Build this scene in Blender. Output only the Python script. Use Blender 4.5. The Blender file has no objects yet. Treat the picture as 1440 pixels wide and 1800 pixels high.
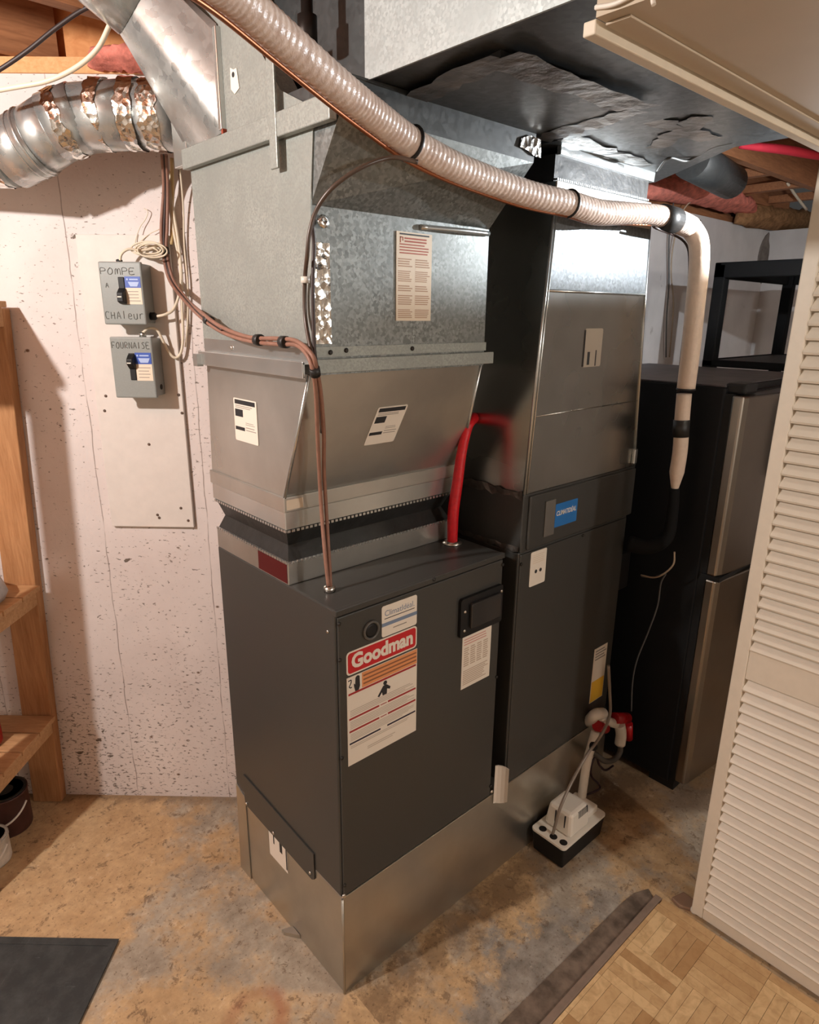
import bpy, bmesh, math, random
from mathutils import Vector, Matrix
random.seed(7)
scene = bpy.context.scene
col = scene.collection
R_ = math.radians

# ---------------------------------------------------------------- camera
# world: X = along the furnace front (away to the right), Y = along its left side (away to the left), Z up
YAW, PITCH, ROLL, FPX = 0.834753852, 0.292969219, 0.0111430026, 1155.036
CAM = Vector((-0.76538319, -1.08304043, 1.75))
_f = Vector((math.cos(YAW)*math.cos(PITCH), math.sin(YAW)*math.cos(PITCH), -math.sin(PITCH)))
_r = _f.cross(Vector((0, 0, 1))).normalized()
_u = _r.cross(_f)
RT = math.cos(ROLL)*_r + math.sin(ROLL)*_u
UP = -math.sin(ROLL)*_r + math.cos(ROLL)*_u
cam_data = bpy.data.cameras.new('camera')
cam = bpy.data.objects.new('camera', cam_data)
col.objects.link(cam)
cam_data.sensor_fit = 'HORIZONTAL'
cam_data.sensor_width = 36.0
cam_data.lens = 36.0*FPX/1440.0
cam_data.clip_start = 0.02
cam.matrix_world = Matrix(((RT.x, UP.x, -_f.x, CAM.x), (RT.y, UP.y, -_f.y, CAM.y), (RT.z, UP.z, -_f.z, CAM.z), (0, 0, 0, 1)))
scene.camera = cam

# ---------------------------------------------------------------- world, lights, exposure
scene.view_settings.view_transform = 'Standard'
scene.view_settings.look = 'None'
scene.view_settings.gamma = 1.0
scene.view_settings.exposure = 0.0
scene.view_settings.use_curve_mapping = False
world = bpy.data.worlds.new('world')
scene.world = world
world.use_nodes = True
world.node_tree.nodes['Background'].inputs[0].default_value = (0.85, 0.82, 0.78, 1)
world.node_tree.nodes['Background'].inputs[1].default_value = 0.05

def point(name, loc, power, color, radius):
    l = bpy.data.lights.new(name, 'POINT')
    l.energy = power; l.color = color; l.shadow_soft_size = radius
    o = bpy.data.objects.new(name, l); col.objects.link(o); o.location = loc
    return o
def spot(name, loc, target, power, color, radius, size, blend):
    l = bpy.data.lights.new(name, 'SPOT')
    l.energy = power; l.color = color; l.shadow_soft_size = radius; l.spot_size = size; l.spot_blend = blend
    o = bpy.data.objects.new(name, l); col.objects.link(o); o.location = loc
    o.rotation_euler = (Vector(target)-Vector(loc)).to_track_quat('-Z', 'Y').to_euler()
    return o
point('furnace_room_bulb', (-1.46, 0.34, 2.31), 118, (1.0, 0.955, 0.92), 0.03)
point('finished_room_lamp', (0.70, -2.47, 1.97), 54, (1.0, 0.95, 0.90), 0.05)
point('closet_strip_light', (1.46, -0.46, 2.070), 60, (0.88, 0.94, 1.0), 0.006)

# ---------------------------------------------------------------- locating helpers
def ray(px, py):
    return RT*((px-720)/FPX) + UP*((900-py)/FPX) + _f
def at(px, py, ax, val):
    d = ray(px, py); k = 'xyz'.index(ax)
    return CAM + d*((val-CAM[k])/d[k])
def dep(px, py, z):
    return CAM + ray(px, py)*z
WN = Vector((-0.67771, -0.73533, 0)); WD = Vector((0.73533, -0.67771, 0)); WK = -0.737
def wpx(px, py, out=0.0):                    # a point lying `out` in front of the diagonal left wall
    d = ray(px, py)
    return CAM + d*((WK+out-WN.dot(CAM))/WN.dot(d))
def WL(s, z, out=0.0):
    return WD*s + WN*(WK+out) + Vector((0, 0, z))
def FF(u, v, w=0.0): return Vector((u, -w, v))          # furnace front plane
def FL(u, v, w=0.0): return Vector((-w, -u, v))         # furnace left plane, u = -y
ID = lambda a, b, c: Vector((a, b, c))

# ---------------------------------------------------------------- mesh builder
class MB:
    def __init__(s): s.v = []; s.f = []; s.sm = []
    def add(s, vs, fs, smooth=False):
        o = len(s.v); s.v += [Vector(p) for p in vs]
        for f in fs: s.f.append([i+o for i in f]); s.sm.append(smooth)
        return s
    def hexa(s, b, t):
        return s.add(list(b)+list(t), [(3, 2, 1, 0), (4, 5, 6, 7), (0, 1, 5, 4), (1, 2, 6, 5), (2, 3, 7, 6), (3, 0, 4, 7)])
    def box(s, p, q, fr=ID):
        (a, b, c), (d, e, f) = p, q
        return s.hexa([fr(a, b, c), fr(d, b, c), fr(d, e, c), fr(a, e, c)], [fr(a, b, f), fr(d, b, f), fr(d, e, f), fr(a, e, f)])
    def prism(s, pts, vec):
        n = len(pts); vec = Vector(vec); pts = [Vector(p) for p in pts]
        return s.add(pts+[p+vec for p in pts], [tuple(range(n))[::-1], tuple(range(n, 2*n))]+[(i, (i+1) % n, n+(i+1) % n, n+i) for i in range(n)])
    def tube(s, path, r, n=12, fine=6, close=False):
        P = curve(path, fine, close) if fine else [Vector(p) for p in path]
        m = len(P); rr = r if callable(r) else (lambda t: r)
        T = []
        for i in range(m):
            a = P[(i-1) % m] if (close or i) else P[0]; b = P[(i+1) % m] if (close or i < m-1) else P[-1]
            d = b-a
            T.append(d.normalized() if d.length > 1e-9 else Vector((0, 0, 1)))
        nrm = T[0].orthogonal().normalized(); vs = []
        for i in range(m):
            nrm = (nrm-T[i]*nrm.dot(T[i])).normalized(); bn = T[i].cross(nrm)
            q = rr(i/max(1, m-1))
            for k in range(n):
                a = 2*math.pi*k/n
                vs.append(P[i]+(nrm*math.cos(a)+bn*math.sin(a))*q)
        fs = [(i*n+k, i*n+(k+1) % n, (i+1)*n+(k+1) % n, (i+1)*n+k) for i in range(m-1) for k in range(n)]
        if close: fs += [((m-1)*n+k, (m-1)*n+(k+1) % n, (k+1) % n, k) for k in range(n)]
        s.add(vs, fs, True)
        if not close:
            o = len(s.v)-m*n
            s.f.append([o+k for k in range(n)][::-1]); s.sm.append(False)
            s.f.append([o+(m-1)*n+k for k in range(n)]); s.sm.append(False)
        return s
    def lathe(s, base, axis, prof, n=28):
        axis = Vector(axis).normalized(); e1 = axis.orthogonal().normalized(); e2 = axis.cross(e1); base = Vector(base); vs = []
        for r, h in prof:
            for k in range(n):
                a = 2*math.pi*k/n
                vs.append(base+axis*h+(e1*math.cos(a)+e2*math.sin(a))*max(r, 1e-5))
        m = len(prof)
        fs = [(i*n+k, i*n+(k+1) % n, (i+1)*n+(k+1) % n, (i+1)*n+k) for i in range(m-1) for k in range(n)]
        s.add(vs, fs, True)
        o = len(s.v)-m*n
        s.f.append([o+k for k in range(n)][::-1]); s.sm.append(False)
        s.f.append([o+(m-1)*n+k for k in range(n)]); s.sm.append(False)
        return s
    def ring(s, c, axis, R, r, n=20, k=8):
        axis = Vector(axis).normalized(); e1 = axis.orthogonal().normalized(); e2 = axis.cross(e1); c = Vector(c)
        return s.tube([c+(e1*math.cos(2*math.pi*i/n)+e2*math.sin(2*math.pi*i/n))*R for i in range(n)], r, k, 0, True)

def curve(pts, fine=6, close=False):
    pts = [Vector(p) for p in pts]; n = len(pts)
    if n < 3 and not close:
        return pts
    out = []
    rng = range(n) if close else range(n-1)
    for i in rng:
        p1 = pts[i]; p2 = pts[(i+1) % n]
        p0 = pts[(i-1) % n] if (close or i) else p1*2-p2
        p3 = pts[(i+2) % n] if (close or i < n-2) else p2*2-p1
        for j in range(fine):
            t = j/fine; t2 = t*t; t3 = t2*t
            out.append(0.5*((2*p1)+(p2-p0)*t+(2*p0-5*p1+4*p2-p3)*t2+(3*p1-p0-3*p2+p3)*t3))
    if not close: out.append(pts[-1])
    return out

INV = {}
def _props(o, label=None, cat=None, group=None, kind=None):
    if label: o['label'] = label
    if cat: o['category'] = cat
    if group: o['group'] = group
    if kind: o['kind'] = kind
    return o
def thing(name, label=None, cat=None, loc=(0, 0, 0), rotz=0.0, group=None, kind=None):
    o = bpy.data.objects.new(name, None); col.objects.link(o)
    o.location = loc; o.rotation_euler = (0, 0, rotz); o.empty_display_size = 0.05
    M = Matrix.Translation(Vector(loc)) @ Matrix.Rotation(rotz, 4, 'Z')
    INV[o] = M.inverted()
    return _props(o, label, cat, group, kind)
def mesh(name, mb, mat, M, bevel=0.0, auto=None):
    me = bpy.data.meshes.new(name)
    me.from_pydata([M @ p for p in mb.v], [], mb.f)
    for p, s in zip(me.polygons, mb.sm): p.use_smooth = s
    bm = bmesh.new(); bm.from_mesh(me)
    bmesh.ops.recalc_face_normals(bm, faces=bm.faces[:])
    bm.to_mesh(me); bm.free()
    me.materials.append(mat)
    o = bpy.data.objects.new(name, me); col.objects.link(o)
    if bevel:
        b = o.modifiers.new('bevel', 'BEVEL'); b.width = bevel; b.segments = 2; b.limit_method = 'ANGLE'; b.angle_limit = R_(40)
        b.harden_normals = False
    return o
def part(name, mb, mat, parent, bevel=0.0, label=None, kind=None):
    o = mesh(name, mb, mat, INV[parent], bevel)
    o.parent = parent; INV[o] = INV[parent]
    return _props(o, label, None, None, kind)
def solo(name, mb, mat, label=None, cat=None, loc=(0, 0, 0), rotz=0.0, bevel=0.0, group=None, kind=None):
    M = Matrix.Translation(Vector(loc)) @ Matrix.Rotation(rotz, 4, 'Z')
    o = mesh(name, mb, mat, M.inverted(), bevel)
    o.location = loc; o.rotation_euler = (0, 0, rotz)
    INV[o] = M.inverted()
    return _props(o, label, cat, group, kind)
def text(s, size, fr, u, v, w=0.0016, width=None, bold=0.0, shear=0.0):
    c = bpy.data.curves.new('lettering', 'FONT'); c.body = s; c.size = size; c.align_x = 'CENTER'; c.align_y = 'CENTER'; c.offset = bold; c.shear = shear
    c.resolution_u = 3
    o = bpy.data.objects.new('lettering', c); col.objects.link(o)
    bpy.context.view_layer.update()
    me = bpy.data.meshes.new_from_object(o.evaluated_get(bpy.context.evaluated_depsgraph_get()))
    bpy.data.objects.remove(o, do_unlink=True)
    xs = [p.co.x for p in me.vertices]
    k = width/(max(xs)-min(xs)) if width else 1.0
    cx = (max(xs)+min(xs))/2
    mb = MB()
    mb.add([fr(u+(p.co.x-cx)*k, v+p.co.y, w) for p in me.vertices], [tuple(p.vertices) for p in me.polygons])
    bpy.data.meshes.remove(me)
    return mb

# ---------------------------------------------------------------- materials
class Mat:
    def __init__(s, name):
        s.m = bpy.data.materials.new(name); s.m.use_nodes = True
        s.nt = s.m.node_tree; s.N = s.nt.nodes; s.L = s.nt.links
        s.b = s.N['Principled BSDF']
        s.tc = s.N.new('ShaderNodeTexCoord')
    def link(s, a, b): s.L.new(a, b)
    def noise(s, scale, detail=4, rough=0.55, vec=None, stretch=None, dist=0.0):
        n = s.N.new('ShaderNodeTexNoise'); n.inputs['Scale'].default_value = scale; n.inputs['Detail'].default_value = detail
        n.inputs['Roughness'].default_value = rough; n.inputs['Distortion'].default_value = dist
        v = vec or s.tc.outputs['Object']
        if stretch:
            mp = s.N.new('ShaderNodeMapping'); mp.inputs['Scale'].default_value = stretch; s.link(v, mp.inputs[0]); v = mp.outputs[0]
        s.link(v, n.inputs['Vector'])
        return n.outputs['Fac']
    def voro(s, scale, out='Distance', stretch=None):
        n = s.N.new('ShaderNodeTexVoronoi'); n.inputs['Scale'].default_value = scale
        v = s.tc.outputs['Object']
        if stretch:
            mp = s.N.new('ShaderNodeMapping'); mp.inputs['Scale'].default_value = stretch; s.link(v, mp.inputs[0]); v = mp.outputs[0]
        s.link(v, n.inputs['Vector'])
        return n.outputs[out]
    def ramp(s, fac, lo, hi, a=(0, 0, 0), b=(1, 1, 1)):
        r = s.N.new('ShaderNodeValToRGB'); r.color_ramp.elements[0].position = lo; r.color_ramp.elements[1].position = hi
        r.color_ramp.elements[0].color = (*a, 1); r.color_ramp.elements[1].color = (*b, 1)
        s.link(fac, r.inputs[0]); return r.outputs[0]
    def mix(s, fac, a, b):
        m = s.N.new('ShaderNodeMix'); m.data_type = 'RGBA'
        for inp, x in ((m.inputs[6], a), (m.inputs[7], b)):
            if isinstance(x, tuple): inp.default_value = (*x, 1)
            else: s.link(x, inp)
        if isinstance(fac, (int, float)): m.inputs[0].default_value = fac
        else: s.link(fac, m.inputs[0])
        return m.outputs[2]
    def math(s, op, a, b=None):
        m = s.N.new('ShaderNodeMath'); m.operation = op
        for i, x in enumerate((a, b)):
            if x is None: continue
            if isinstance(x, (int, float)): m.inputs[i].default_value = x
            else: s.link(x, m.inputs[i])
        return m.outputs[0]
    def color(s, x):
        if isinstance(x, tuple): s.b.inputs['Base Color'].default_value = (*x, 1)
        else: s.link(x, s.b.inputs['Base Color'])
        return s
    def rough(s, x):
        if isinstance(x, (int, float)): s.b.inputs['Roughness'].default_value = x
        else: s.link(x, s.b.inputs['Roughness'])
        return s
    def metal(s, x): s.b.inputs['Metallic'].default_value = x; return s
    def spec(s, x): s.b.inputs['Specular IOR Level'].default_value = x; return s
    def bump(s, h, strength=0.3, dist=0.01):
        b = s.N.new('ShaderNodeBump'); b.inputs['Strength'].default_value = strength; b.inputs['Distance'].default_value = dist
        s.link(h, b.inputs['Height']); s.link(b.outputs[0], s.b.inputs['Normal']); return s
def hexc(r, g, b):
    f = lambda c: (c/255/12.92) if c/255 <= 0.04045 else ((c/255+0.055)/1.055)**2.4
    return (f(r), f(g), f(b))
def plain(name, c, rough=0.5, metal=0.0, spec=0.5, var=0.0, scale=20, bump=0.0, bscale=60):
    m = Mat(name)
    if var:
        dark = tuple(x*(1-var) for x in c); lite = tuple(min(1, x*(1+var)) for x in c)
        m.color(m.ramp(m.noise(scale, 5), 0.35, 0.65, dark, lite))
    else: m.color(c)
    m.rough(rough).metal(metal).spec(spec)
    if bump: m.bump(m.noise(bscale, 4), bump, 0.004)
    return m.m

def zinc(name, base, rough, spangle=0.25, scale=140, metal=0.85, wav=0.0):
    m = Mat(name)
    n = m.noise(9, 4)
    if spangle > 0.03:
        v = m.voro(scale, 'Color'); sep = m.N.new('ShaderNodeSeparateColor'); m.link(v, sep.inputs[0])
        a = tuple(x*(1-spangle) for x in base); b = tuple(min(1, x*(1+spangle)) for x in base)
        c1 = m.ramp(sep.outputs[0], 0.1, 0.9, a, b)
        m.rough(m.math('ADD', m.math('MULTIPLY', sep.outputs[1], 0.10), rough-0.05))
        blot = m.ramp(m.noise(38, 5, 0.65), 0.60, 0.70); c1 = m.mix(m.math('MULTIPLY', blot, min(1.0, spangle*1.6)), c1, tuple(x*0.5 for x in base))
    else:
        c1 = base; m.rough(m.math('ADD', m.math('MULTIPLY', m.noise(3.5, 3), 0.16), rough-0.08))
    m.color(m.mix(m.ramp(n, 0.3, 0.75), c1, tuple(x*0.86 for x in base))).metal(metal)
    if wav: m.bump(m.noise(5, 2), wav, 0.02)
    return m.m
M_zinc = zinc('galvanized_old', hexc(158, 162, 156), 0.52, 0.14, 260, 0.4)
M_zspan = zinc('galvanized_spangled', hexc(134, 138, 136), 0.42, 0.40, 170, 0.6)
M_znew = zinc('galvanized_new', hexc(205, 204, 198), 0.30, 0.01, 90, 0.85, 0.05)
M_zband = zinc('galvanized_band', hexc(212, 215, 213), 0.25, 0.02, 90, 0.85, 0.10)
M_zret = zinc('galvanized_return', hexc(190, 190, 184), 0.27, 0.01, 90, 1.0, 0.03)
M_zbase = zinc('galvanized_base', hexc(198, 194, 184), 0.30, 0.02, 90, 0.9, 0.05)
M_zdark = zinc('galvanized_shaded', hexc(84, 86, 86), 0.42, 0.12, 90, 0.6)  # darker zinc copy: shade under and behind the ducts put into the colour
M_pipe = zinc('round_duct_metal', hexc(205, 208, 206), 0.30, 0.08, 60, 0.8, 0.04)

def foil_mat():
    m = Mat('foil_tape'); m.color((0.86, 0.84, 0.80)).metal(1.0).rough(0.16)
    h = m.math('ADD', m.voro(55, 'Distance'), m.noise(26, 5)); m.bump(h, 0.35, 0.012); return m.m
M_foil = foil_mat()
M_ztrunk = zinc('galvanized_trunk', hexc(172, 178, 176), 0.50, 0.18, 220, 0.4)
M_zlit = zinc('galvanized_upper_sheet', hexc(122, 127, 130), 0.50, 0.34, 150, 0.5)
M_cab = plain('dark_powder_coat', (0.046, 0.045, 0.041), 0.38, 0.0, 0.5, 0.06, 300)
M_black = plain('black_plastic', (0.009, 0.009, 0.0095), 0.5, 0, 0.35)
M_rubber = plain('black_canvas', (0.022, 0.022, 0.021), 0.42, 0, 0.5, 0.2, 30, 0.8, 14)
M_deep = plain('black_fridge_side', (0.006, 0.006, 0.0065), 0.55, 0, 0.25, 0, 0, 0.05, 500)
M_ink = plain('black_ink', (0.02, 0.02, 0.022), 0.6)
M_grayink = plain('gray_ink', hexc(150, 140, 130), 0.6)
M_paper = plain('white_sticker', hexc(232, 222, 208), 0.45, 0, 0.4)
M_cream = plain('cream_sticker', hexc(226, 210, 188), 0.55)
M_red = plain('red_print', hexc(196, 30, 38), 0.4)
M_dred = plain('red_rule', hexc(165, 38, 40), 0.5)
M_navy = plain('navy_rule', hexc(34, 26, 52), 0.5)
M_orange = plain('orange_print', hexc(226, 150, 96), 0.5)
M_brownp = plain('brown_print', hexc(150, 96, 66), 0.5)
M_blue = plain('blue_print', hexc(38, 110, 178), 0.4)
M_dblue = plain('disconnect_label_blue', hexc(52, 84, 170), 0.4)
M_slate = plain('slate_blue_print', hexc(120, 136, 160), 0.5)
M_yellow = plain('yellow_print', hexc(240, 190, 60), 0.5)
M_boxgray = plain('gray_enamel', hexc(140, 144, 140), 0.35, 0, 0.5, 0.03, 200)
M_white = plain('white_plastic', hexc(240, 234, 222), 0.35)
M_pvc = plain('white_pvc', hexc(228, 220, 208), 0.3)
M_redplastic = plain('red_plastic', hexc(165, 16, 22), 0.35)
M_redflex = plain('red_flex_conduit', hexc(205, 18, 30), 0.45, 0, 0.5, 0.12, 60, 0.3, 200)
M_copper = plain('copper', hexc(168, 104, 70), 0.38, 0.9)
M_brownwire = plain('brown_cable', hexc(142, 104, 88), 0.5, 0, 0.4, 0.1, 40)
M_darkwire = plain('dark_brown_cable', hexc(52, 36, 32), 0.5)
M_whitewire = plain('white_cable', hexc(222, 208, 184), 0.5)
M_greywire = plain('grey_cord', hexc(80, 80, 78), 0.5)
M_clear = plain('grey_vinyl_tube', hexc(140, 128, 116), 0.3)
M_tape = plain('black_tape', (0.015, 0.014, 0.013), 0.5)
M_screw = plain('bright_screw', (0.75, 0.73, 0.68), 0.25, 1.0)
M_darkscrew = plain('dark_screw', (0.03, 0.028, 0.025), 0.4, 0.5)
M_trimpaint = plain('cream_paint', hexc(222, 208, 186), 0.5, 0, 0.35, 0.02, 30)
M_soffit = plain('soffit_paint', hexc(196, 180, 158), 0.7, 0, 0.25, 0.02, 8)
M_doorpaint = plain('door_paint', hexc(214, 202, 184), 0.45, 0, 0.4, 0.02, 40)
M_room = plain('finished_room_wall', hexc(214, 210, 200), 0.8)
M_board = plain('painted_plywood', hexc(220, 212, 204), 0.6, 0, 0.3, 0.03, 25)
M_steel = plain('stainless_steel', (0.34, 0.305, 0.265), 0.30, 1.0, 0.5, 0.05, 6)
M_pink = plain('pink_insulation', hexc(214, 128, 112), 0.95, 0, 0.1, 0.25, 30, 1.0, 40)
M_tan = plain('tan_insulation', hexc(150, 112, 78), 0.95, 0, 0.1, 0.3, 30, 1.0, 40)
M_redrag = plain('red_fabric', hexc(196, 40, 60), 0.8)
M_cloth = plain('grey_plastic_bag', hexc(176, 172, 170), 0.5, 0, 0.4, 0.1, 30)
def mat_rubber():
    m = Mat('rubber_mat'); c = m.ramp(m.noise(14, 8, 0.7), 0.42, 0.72, (0.026, 0.029, 0.029), (0.060, 0.064, 0.062))
    for st in ((3, 26, 1), (22, 4, 1)):
        sc = m.ramp(m.noise(1.6, 6, 0.7, None, st, 1.2), 0.64, 0.70); c = m.mix(m.math('MULTIPLY', sc, 0.30), c, (0.22, 0.23, 0.22))
    m.color(c).rough(0.7); return m.m
M_matr = mat_rubber()

def insul():
    m = Mat('pipe_insulation_jacket'); m.color(m.ramp(m.noise(40, 4), 0.35, 0.7, hexc(196, 172, 158), hexc(220, 200, 186))).rough(0.34)
    m.bump(m.noise(90, 3), 0.35, 0.006); return m.m
M_insul = insul()
M_foam = plain('pale_foam', hexc(218, 196, 176), 0.55, 0, 0.3, 0.04, 60, 0.2, 120)

def wood(name, a, b, stretch, knots=True):
    m = Mat(name)
    g = m.noise(7, 6, 0.6, None, stretch, 0.6)
    c = m.ramp(g, 0.3, 0.72, a, b)
    if knots:
        k = m.voro(6, 'Distance', (1, 1, 1)); c = m.mix(m.ramp(k, 0.035, 0.06, (1, 1, 1), (0, 0, 0)), c, tuple(x*0.35 for x in a))
    m.color(c).rough(0.6).spec(0.3); m.bump(g, 0.12, 0.004); return m.m
M_pine = wood('pine_upright', hexc(160, 110, 70), hexc(190, 140, 96), (14, 14, 1.2))
M_pineh = wood('pine_plank', hexc(172, 126, 84), hexc(200, 156, 112), (2, 14, 14))
M_joist = wood('joist_lumber', hexc(140, 92, 62), hexc(176, 120, 82), (1.5, 14, 14))
M_joistl = wood('blocking_lumber', hexc(200, 128, 72), hexc(222, 154, 96), (1.5, 6, 6))
M_sill = wood('sill_lumber', hexc(212, 150, 92), hexc(232, 176, 122), (2, 14, 14), False)

def concrete_wall():
    m = Mat('whitewashed_concrete')
    base = m.ramp(m.noise(3.5, 5), 0.3, 0.75, hexc(212, 200, 195), hexc(230, 220, 215))
    sep = m.N.new('ShaderNodeSeparateXYZ'); m.link(m.tc.outputs['Object'], sep.inputs[0])
    low = m.ramp(sep.outputs[2], 0.1, 1.5, (0.045, 0.045, 0.045), (0, 0, 0))
    dens = m.math('MULTIPLY', m.noise(2.6, 3), 0.20)
    p = m.noise(58, 4, 0.6, None, (1, 1, 2.0), 0.3)
    t = m.math('ADD', m.math('ADD', p, dens), low)
    p2 = m.noise(26, 4, 0.6, None, (1, 1, 1.6), 0.5)
    t2 = m.math('ADD', m.math('ADD', p2, dens), m.math('MULTIPLY', low, 0.5))
    pit = m.math('MAXIMUM', m.math('MULTIPLY', m.ramp(t, 0.722, 0.775), 0.85), m.ramp(t2, 0.785, 0.82))
    c = m.mix(pit, base, hexc(112, 100, 90))
    big = m.voro(7, 'Distance', (1, 1, 1.4)); bm_ = m.ramp(big, 0.03, 0.06, (1, 1, 1), (0, 0, 0))
    c = m.mix(bm_, c, hexc(120, 96, 80))
    # board-form seams
    sx = sep.outputs[0]
    seam = None
    for s0 in (-0.857, -0.512, -1.30):
        d = m.math('ABSOLUTE', m.math('ADD', m.math('SUBTRACT', sx, s0), m.math('MULTIPLY', m.math('SUBTRACT', m.noise(6, 3), 0.5), 0.02)))
        q = m.math('LESS_THAN', d, 0.0016)
        seam = q if seam is None else m.math('MAXIMUM', seam, q)
    seam = m.math('MULTIPLY', seam, m.ramp(m.noise(9, 3), 0.30, 0.55))
    c = m.mix(m.math('MULTIPLY', seam, 0.7), c, hexc(120, 104, 94))
    m.color(c).rough(0.85).spec(0.2)
    m.bump(m.math('SUBTRACT', m.noise(60, 4), pit), 0.35, 0.004)
    return m.m
M_wall = concrete_wall()
def concrete_far():
    m = Mat('whitewashed_concrete_far')
    c = m.ramp(m.noise(3, 5), 0.3, 0.75, hexc(196, 192, 190), hexc(222, 218, 216))
    st = m.ramp(m.noise(9, 6, 0.65, None, (1, 1, 0.6)), 0.64, 0.72); c = m.mix(m.math('MULTIPLY', st, 0.6), c, hexc(120, 110, 104))
    m.color(c).rough(0.85).spec(0.2); return m.m
M_wallfar = concrete_far()
def floor_mat():
    m = Mat('stained_concrete')
    mot = m.noise(34, 8, 0.72)
    g = m.ramp(m.noise(5.0, 8, 0.68), 0.34, 0.66, hexc(142, 130, 114), hexc(196, 184, 164))
    tan = m.ramp(m.noise(9, 8, 0.68), 0.34, 0.66, hexc(176, 144, 104), hexc(206, 174, 132))
    c = m.mix(m.ramp(m.noise(2.6, 7, 0.68), 0.46, 0.56), g, tan)
    sep = m.N.new('ShaderNodeSeparateXYZ'); m.link(m.tc.outputs['Object'], sep.inputs[0])
    x, y = sep.outputs[0], sep.outputs[1]
    edge = m.math('MULTIPLY', m.math('SUBTRACT', m.noise(5, 8, 0.68), 0.5), 0.50)
    # worn yellow ochre paint in the corner left of the furnace
    dx = m.math('ADD', x, 0.50); dy = m.math('SUBTRACT', y, 0.98)
    d = m.math('SQRT', m.math('ADD', m.math('MULTIPLY', dx, dx), m.math('MULTIPLY', dy, dy)))
    d = m.math('ADD', d, edge)
    ochre = m.ramp(m.noise(12, 6, 0.6), 0.3, 0.75, hexc(190, 156, 114), hexc(210, 178, 136))
    c = m.mix(m.ramp(d, 0.40, 0.47, (1, 1, 1), (0, 0, 0)), c, ochre)
    # grey scuffed zone in front of the threshold
    gx = m.math('SUBTRACT', x, 0.45); gy = m.math('ADD', y, 0.30)
    gd = m.math('ADD', m.math('ADD', m.math('MULTIPLY', m.math('ABSOLUTE', gx), 0.35), m.math('ABSOLUTE', gy)), m.math('MULTIPLY', m.math('SUBTRACT', m.noise(8, 8, 0.7), 0.5), 0.6))
    c = m.mix(m.ramp(gd, 0.10, 0.17, (1, 1, 1), (0, 0, 0)), c, m.ramp(m.noise(11, 8, 0.7), 0.36, 0.66, hexc(118, 112, 104), hexc(168, 160, 148)))
    # grime along the foot of the metal base, then darker brown towards the left wall
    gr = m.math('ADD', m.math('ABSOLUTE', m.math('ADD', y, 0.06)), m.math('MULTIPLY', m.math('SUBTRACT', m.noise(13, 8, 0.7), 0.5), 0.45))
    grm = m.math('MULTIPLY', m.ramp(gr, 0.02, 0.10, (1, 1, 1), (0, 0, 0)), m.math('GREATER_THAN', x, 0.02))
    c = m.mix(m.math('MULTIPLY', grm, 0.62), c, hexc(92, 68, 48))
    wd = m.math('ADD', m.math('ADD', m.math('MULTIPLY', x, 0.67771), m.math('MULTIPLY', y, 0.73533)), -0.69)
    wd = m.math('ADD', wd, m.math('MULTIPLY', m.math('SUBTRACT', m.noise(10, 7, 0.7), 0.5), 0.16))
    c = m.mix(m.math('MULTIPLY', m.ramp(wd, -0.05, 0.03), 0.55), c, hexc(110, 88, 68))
    spots = m.ramp(m.noise(20, 8, 0.74, None, None, 0.4), 0.57, 0.62); c = m.mix(m.math('MULTIPLY', spots, 0.62), c, hexc(100, 78, 58))
    lite = m.ramp(m.noise(17, 8, 0.75), 0.60, 0.70); c = m.mix(m.math('MULTIPLY', lite, 0.40), c, hexc(222, 208, 186))
    fine = m.ramp(m.noise(85, 4, 0.65), 0.59, 0.66); c = m.mix(m.math('MULTIPLY', fine, 0.60), c, hexc(84, 66, 50))
    c = m.mix(m.math('MULTIPLY', m.ramp(mot, 0.35, 0.62, (1, 1, 1), (0, 0, 0)), 0.28), c, hexc(104, 84, 64))
    # rust ring left by a can
    rx = m.math('SUBTRACT', x, -0.205); ry = m.math('SUBTRACT', y, 0.105)
    rd = m.math('SQRT', m.math('ADD', m.math('MULTIPLY', rx, rx), m.math('MULTIPLY', ry, ry)))
    rd = m.math('ADD', rd, m.math('MULTIPLY', m.math('SUBTRACT', m.noise(9, 6), 0.5), 0.05))
    ring = m.math('ABSOLUTE', m.math('SUBTRACT', rd, 0.065))
    rfade = m.math('MULTIPLY', m.ramp(ring, 0.004, 0.03, (1, 1, 1), (0, 0, 0)), m.ramp(m.noise(7, 4), 0.36, 0.6))
    c = m.mix(m.math('MULTIPLY', rfade, 0.6), c, hexc(158, 98, 72))
    m.color(c).rough(0.72).spec(0.3)
    m.bump(m.noise(26, 8, 0.7), 0.3, 0.006)
    return m.m
M_floor = floor_mat()
def parquet_mat():
    m = Mat('oak_parquet')
    gi = m.N.new('ShaderNodeNewGeometry')
    c = m.ramp(gi.outputs['Random Per Island'], 0.0, 1.0, hexc(176, 138, 94), hexc(222, 190, 142))
    g = m.noise(30, 4, 0.6, None, (1, 1, 1), 0.8)
    c = m.mix(m.math('MULTIPLY', m.ramp(g, 0.42, 0.66), 0.42), c, hexc(152, 112, 72))
    m.color(c).rough(0.38).spec(0.45); return m.m
M_parq = parquet_mat()
M_thresh = plain('dark_threshold', hexc(108, 94, 82), 0.85, 0, 0.15, 0.4, 22, 0.6, 40)

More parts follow.
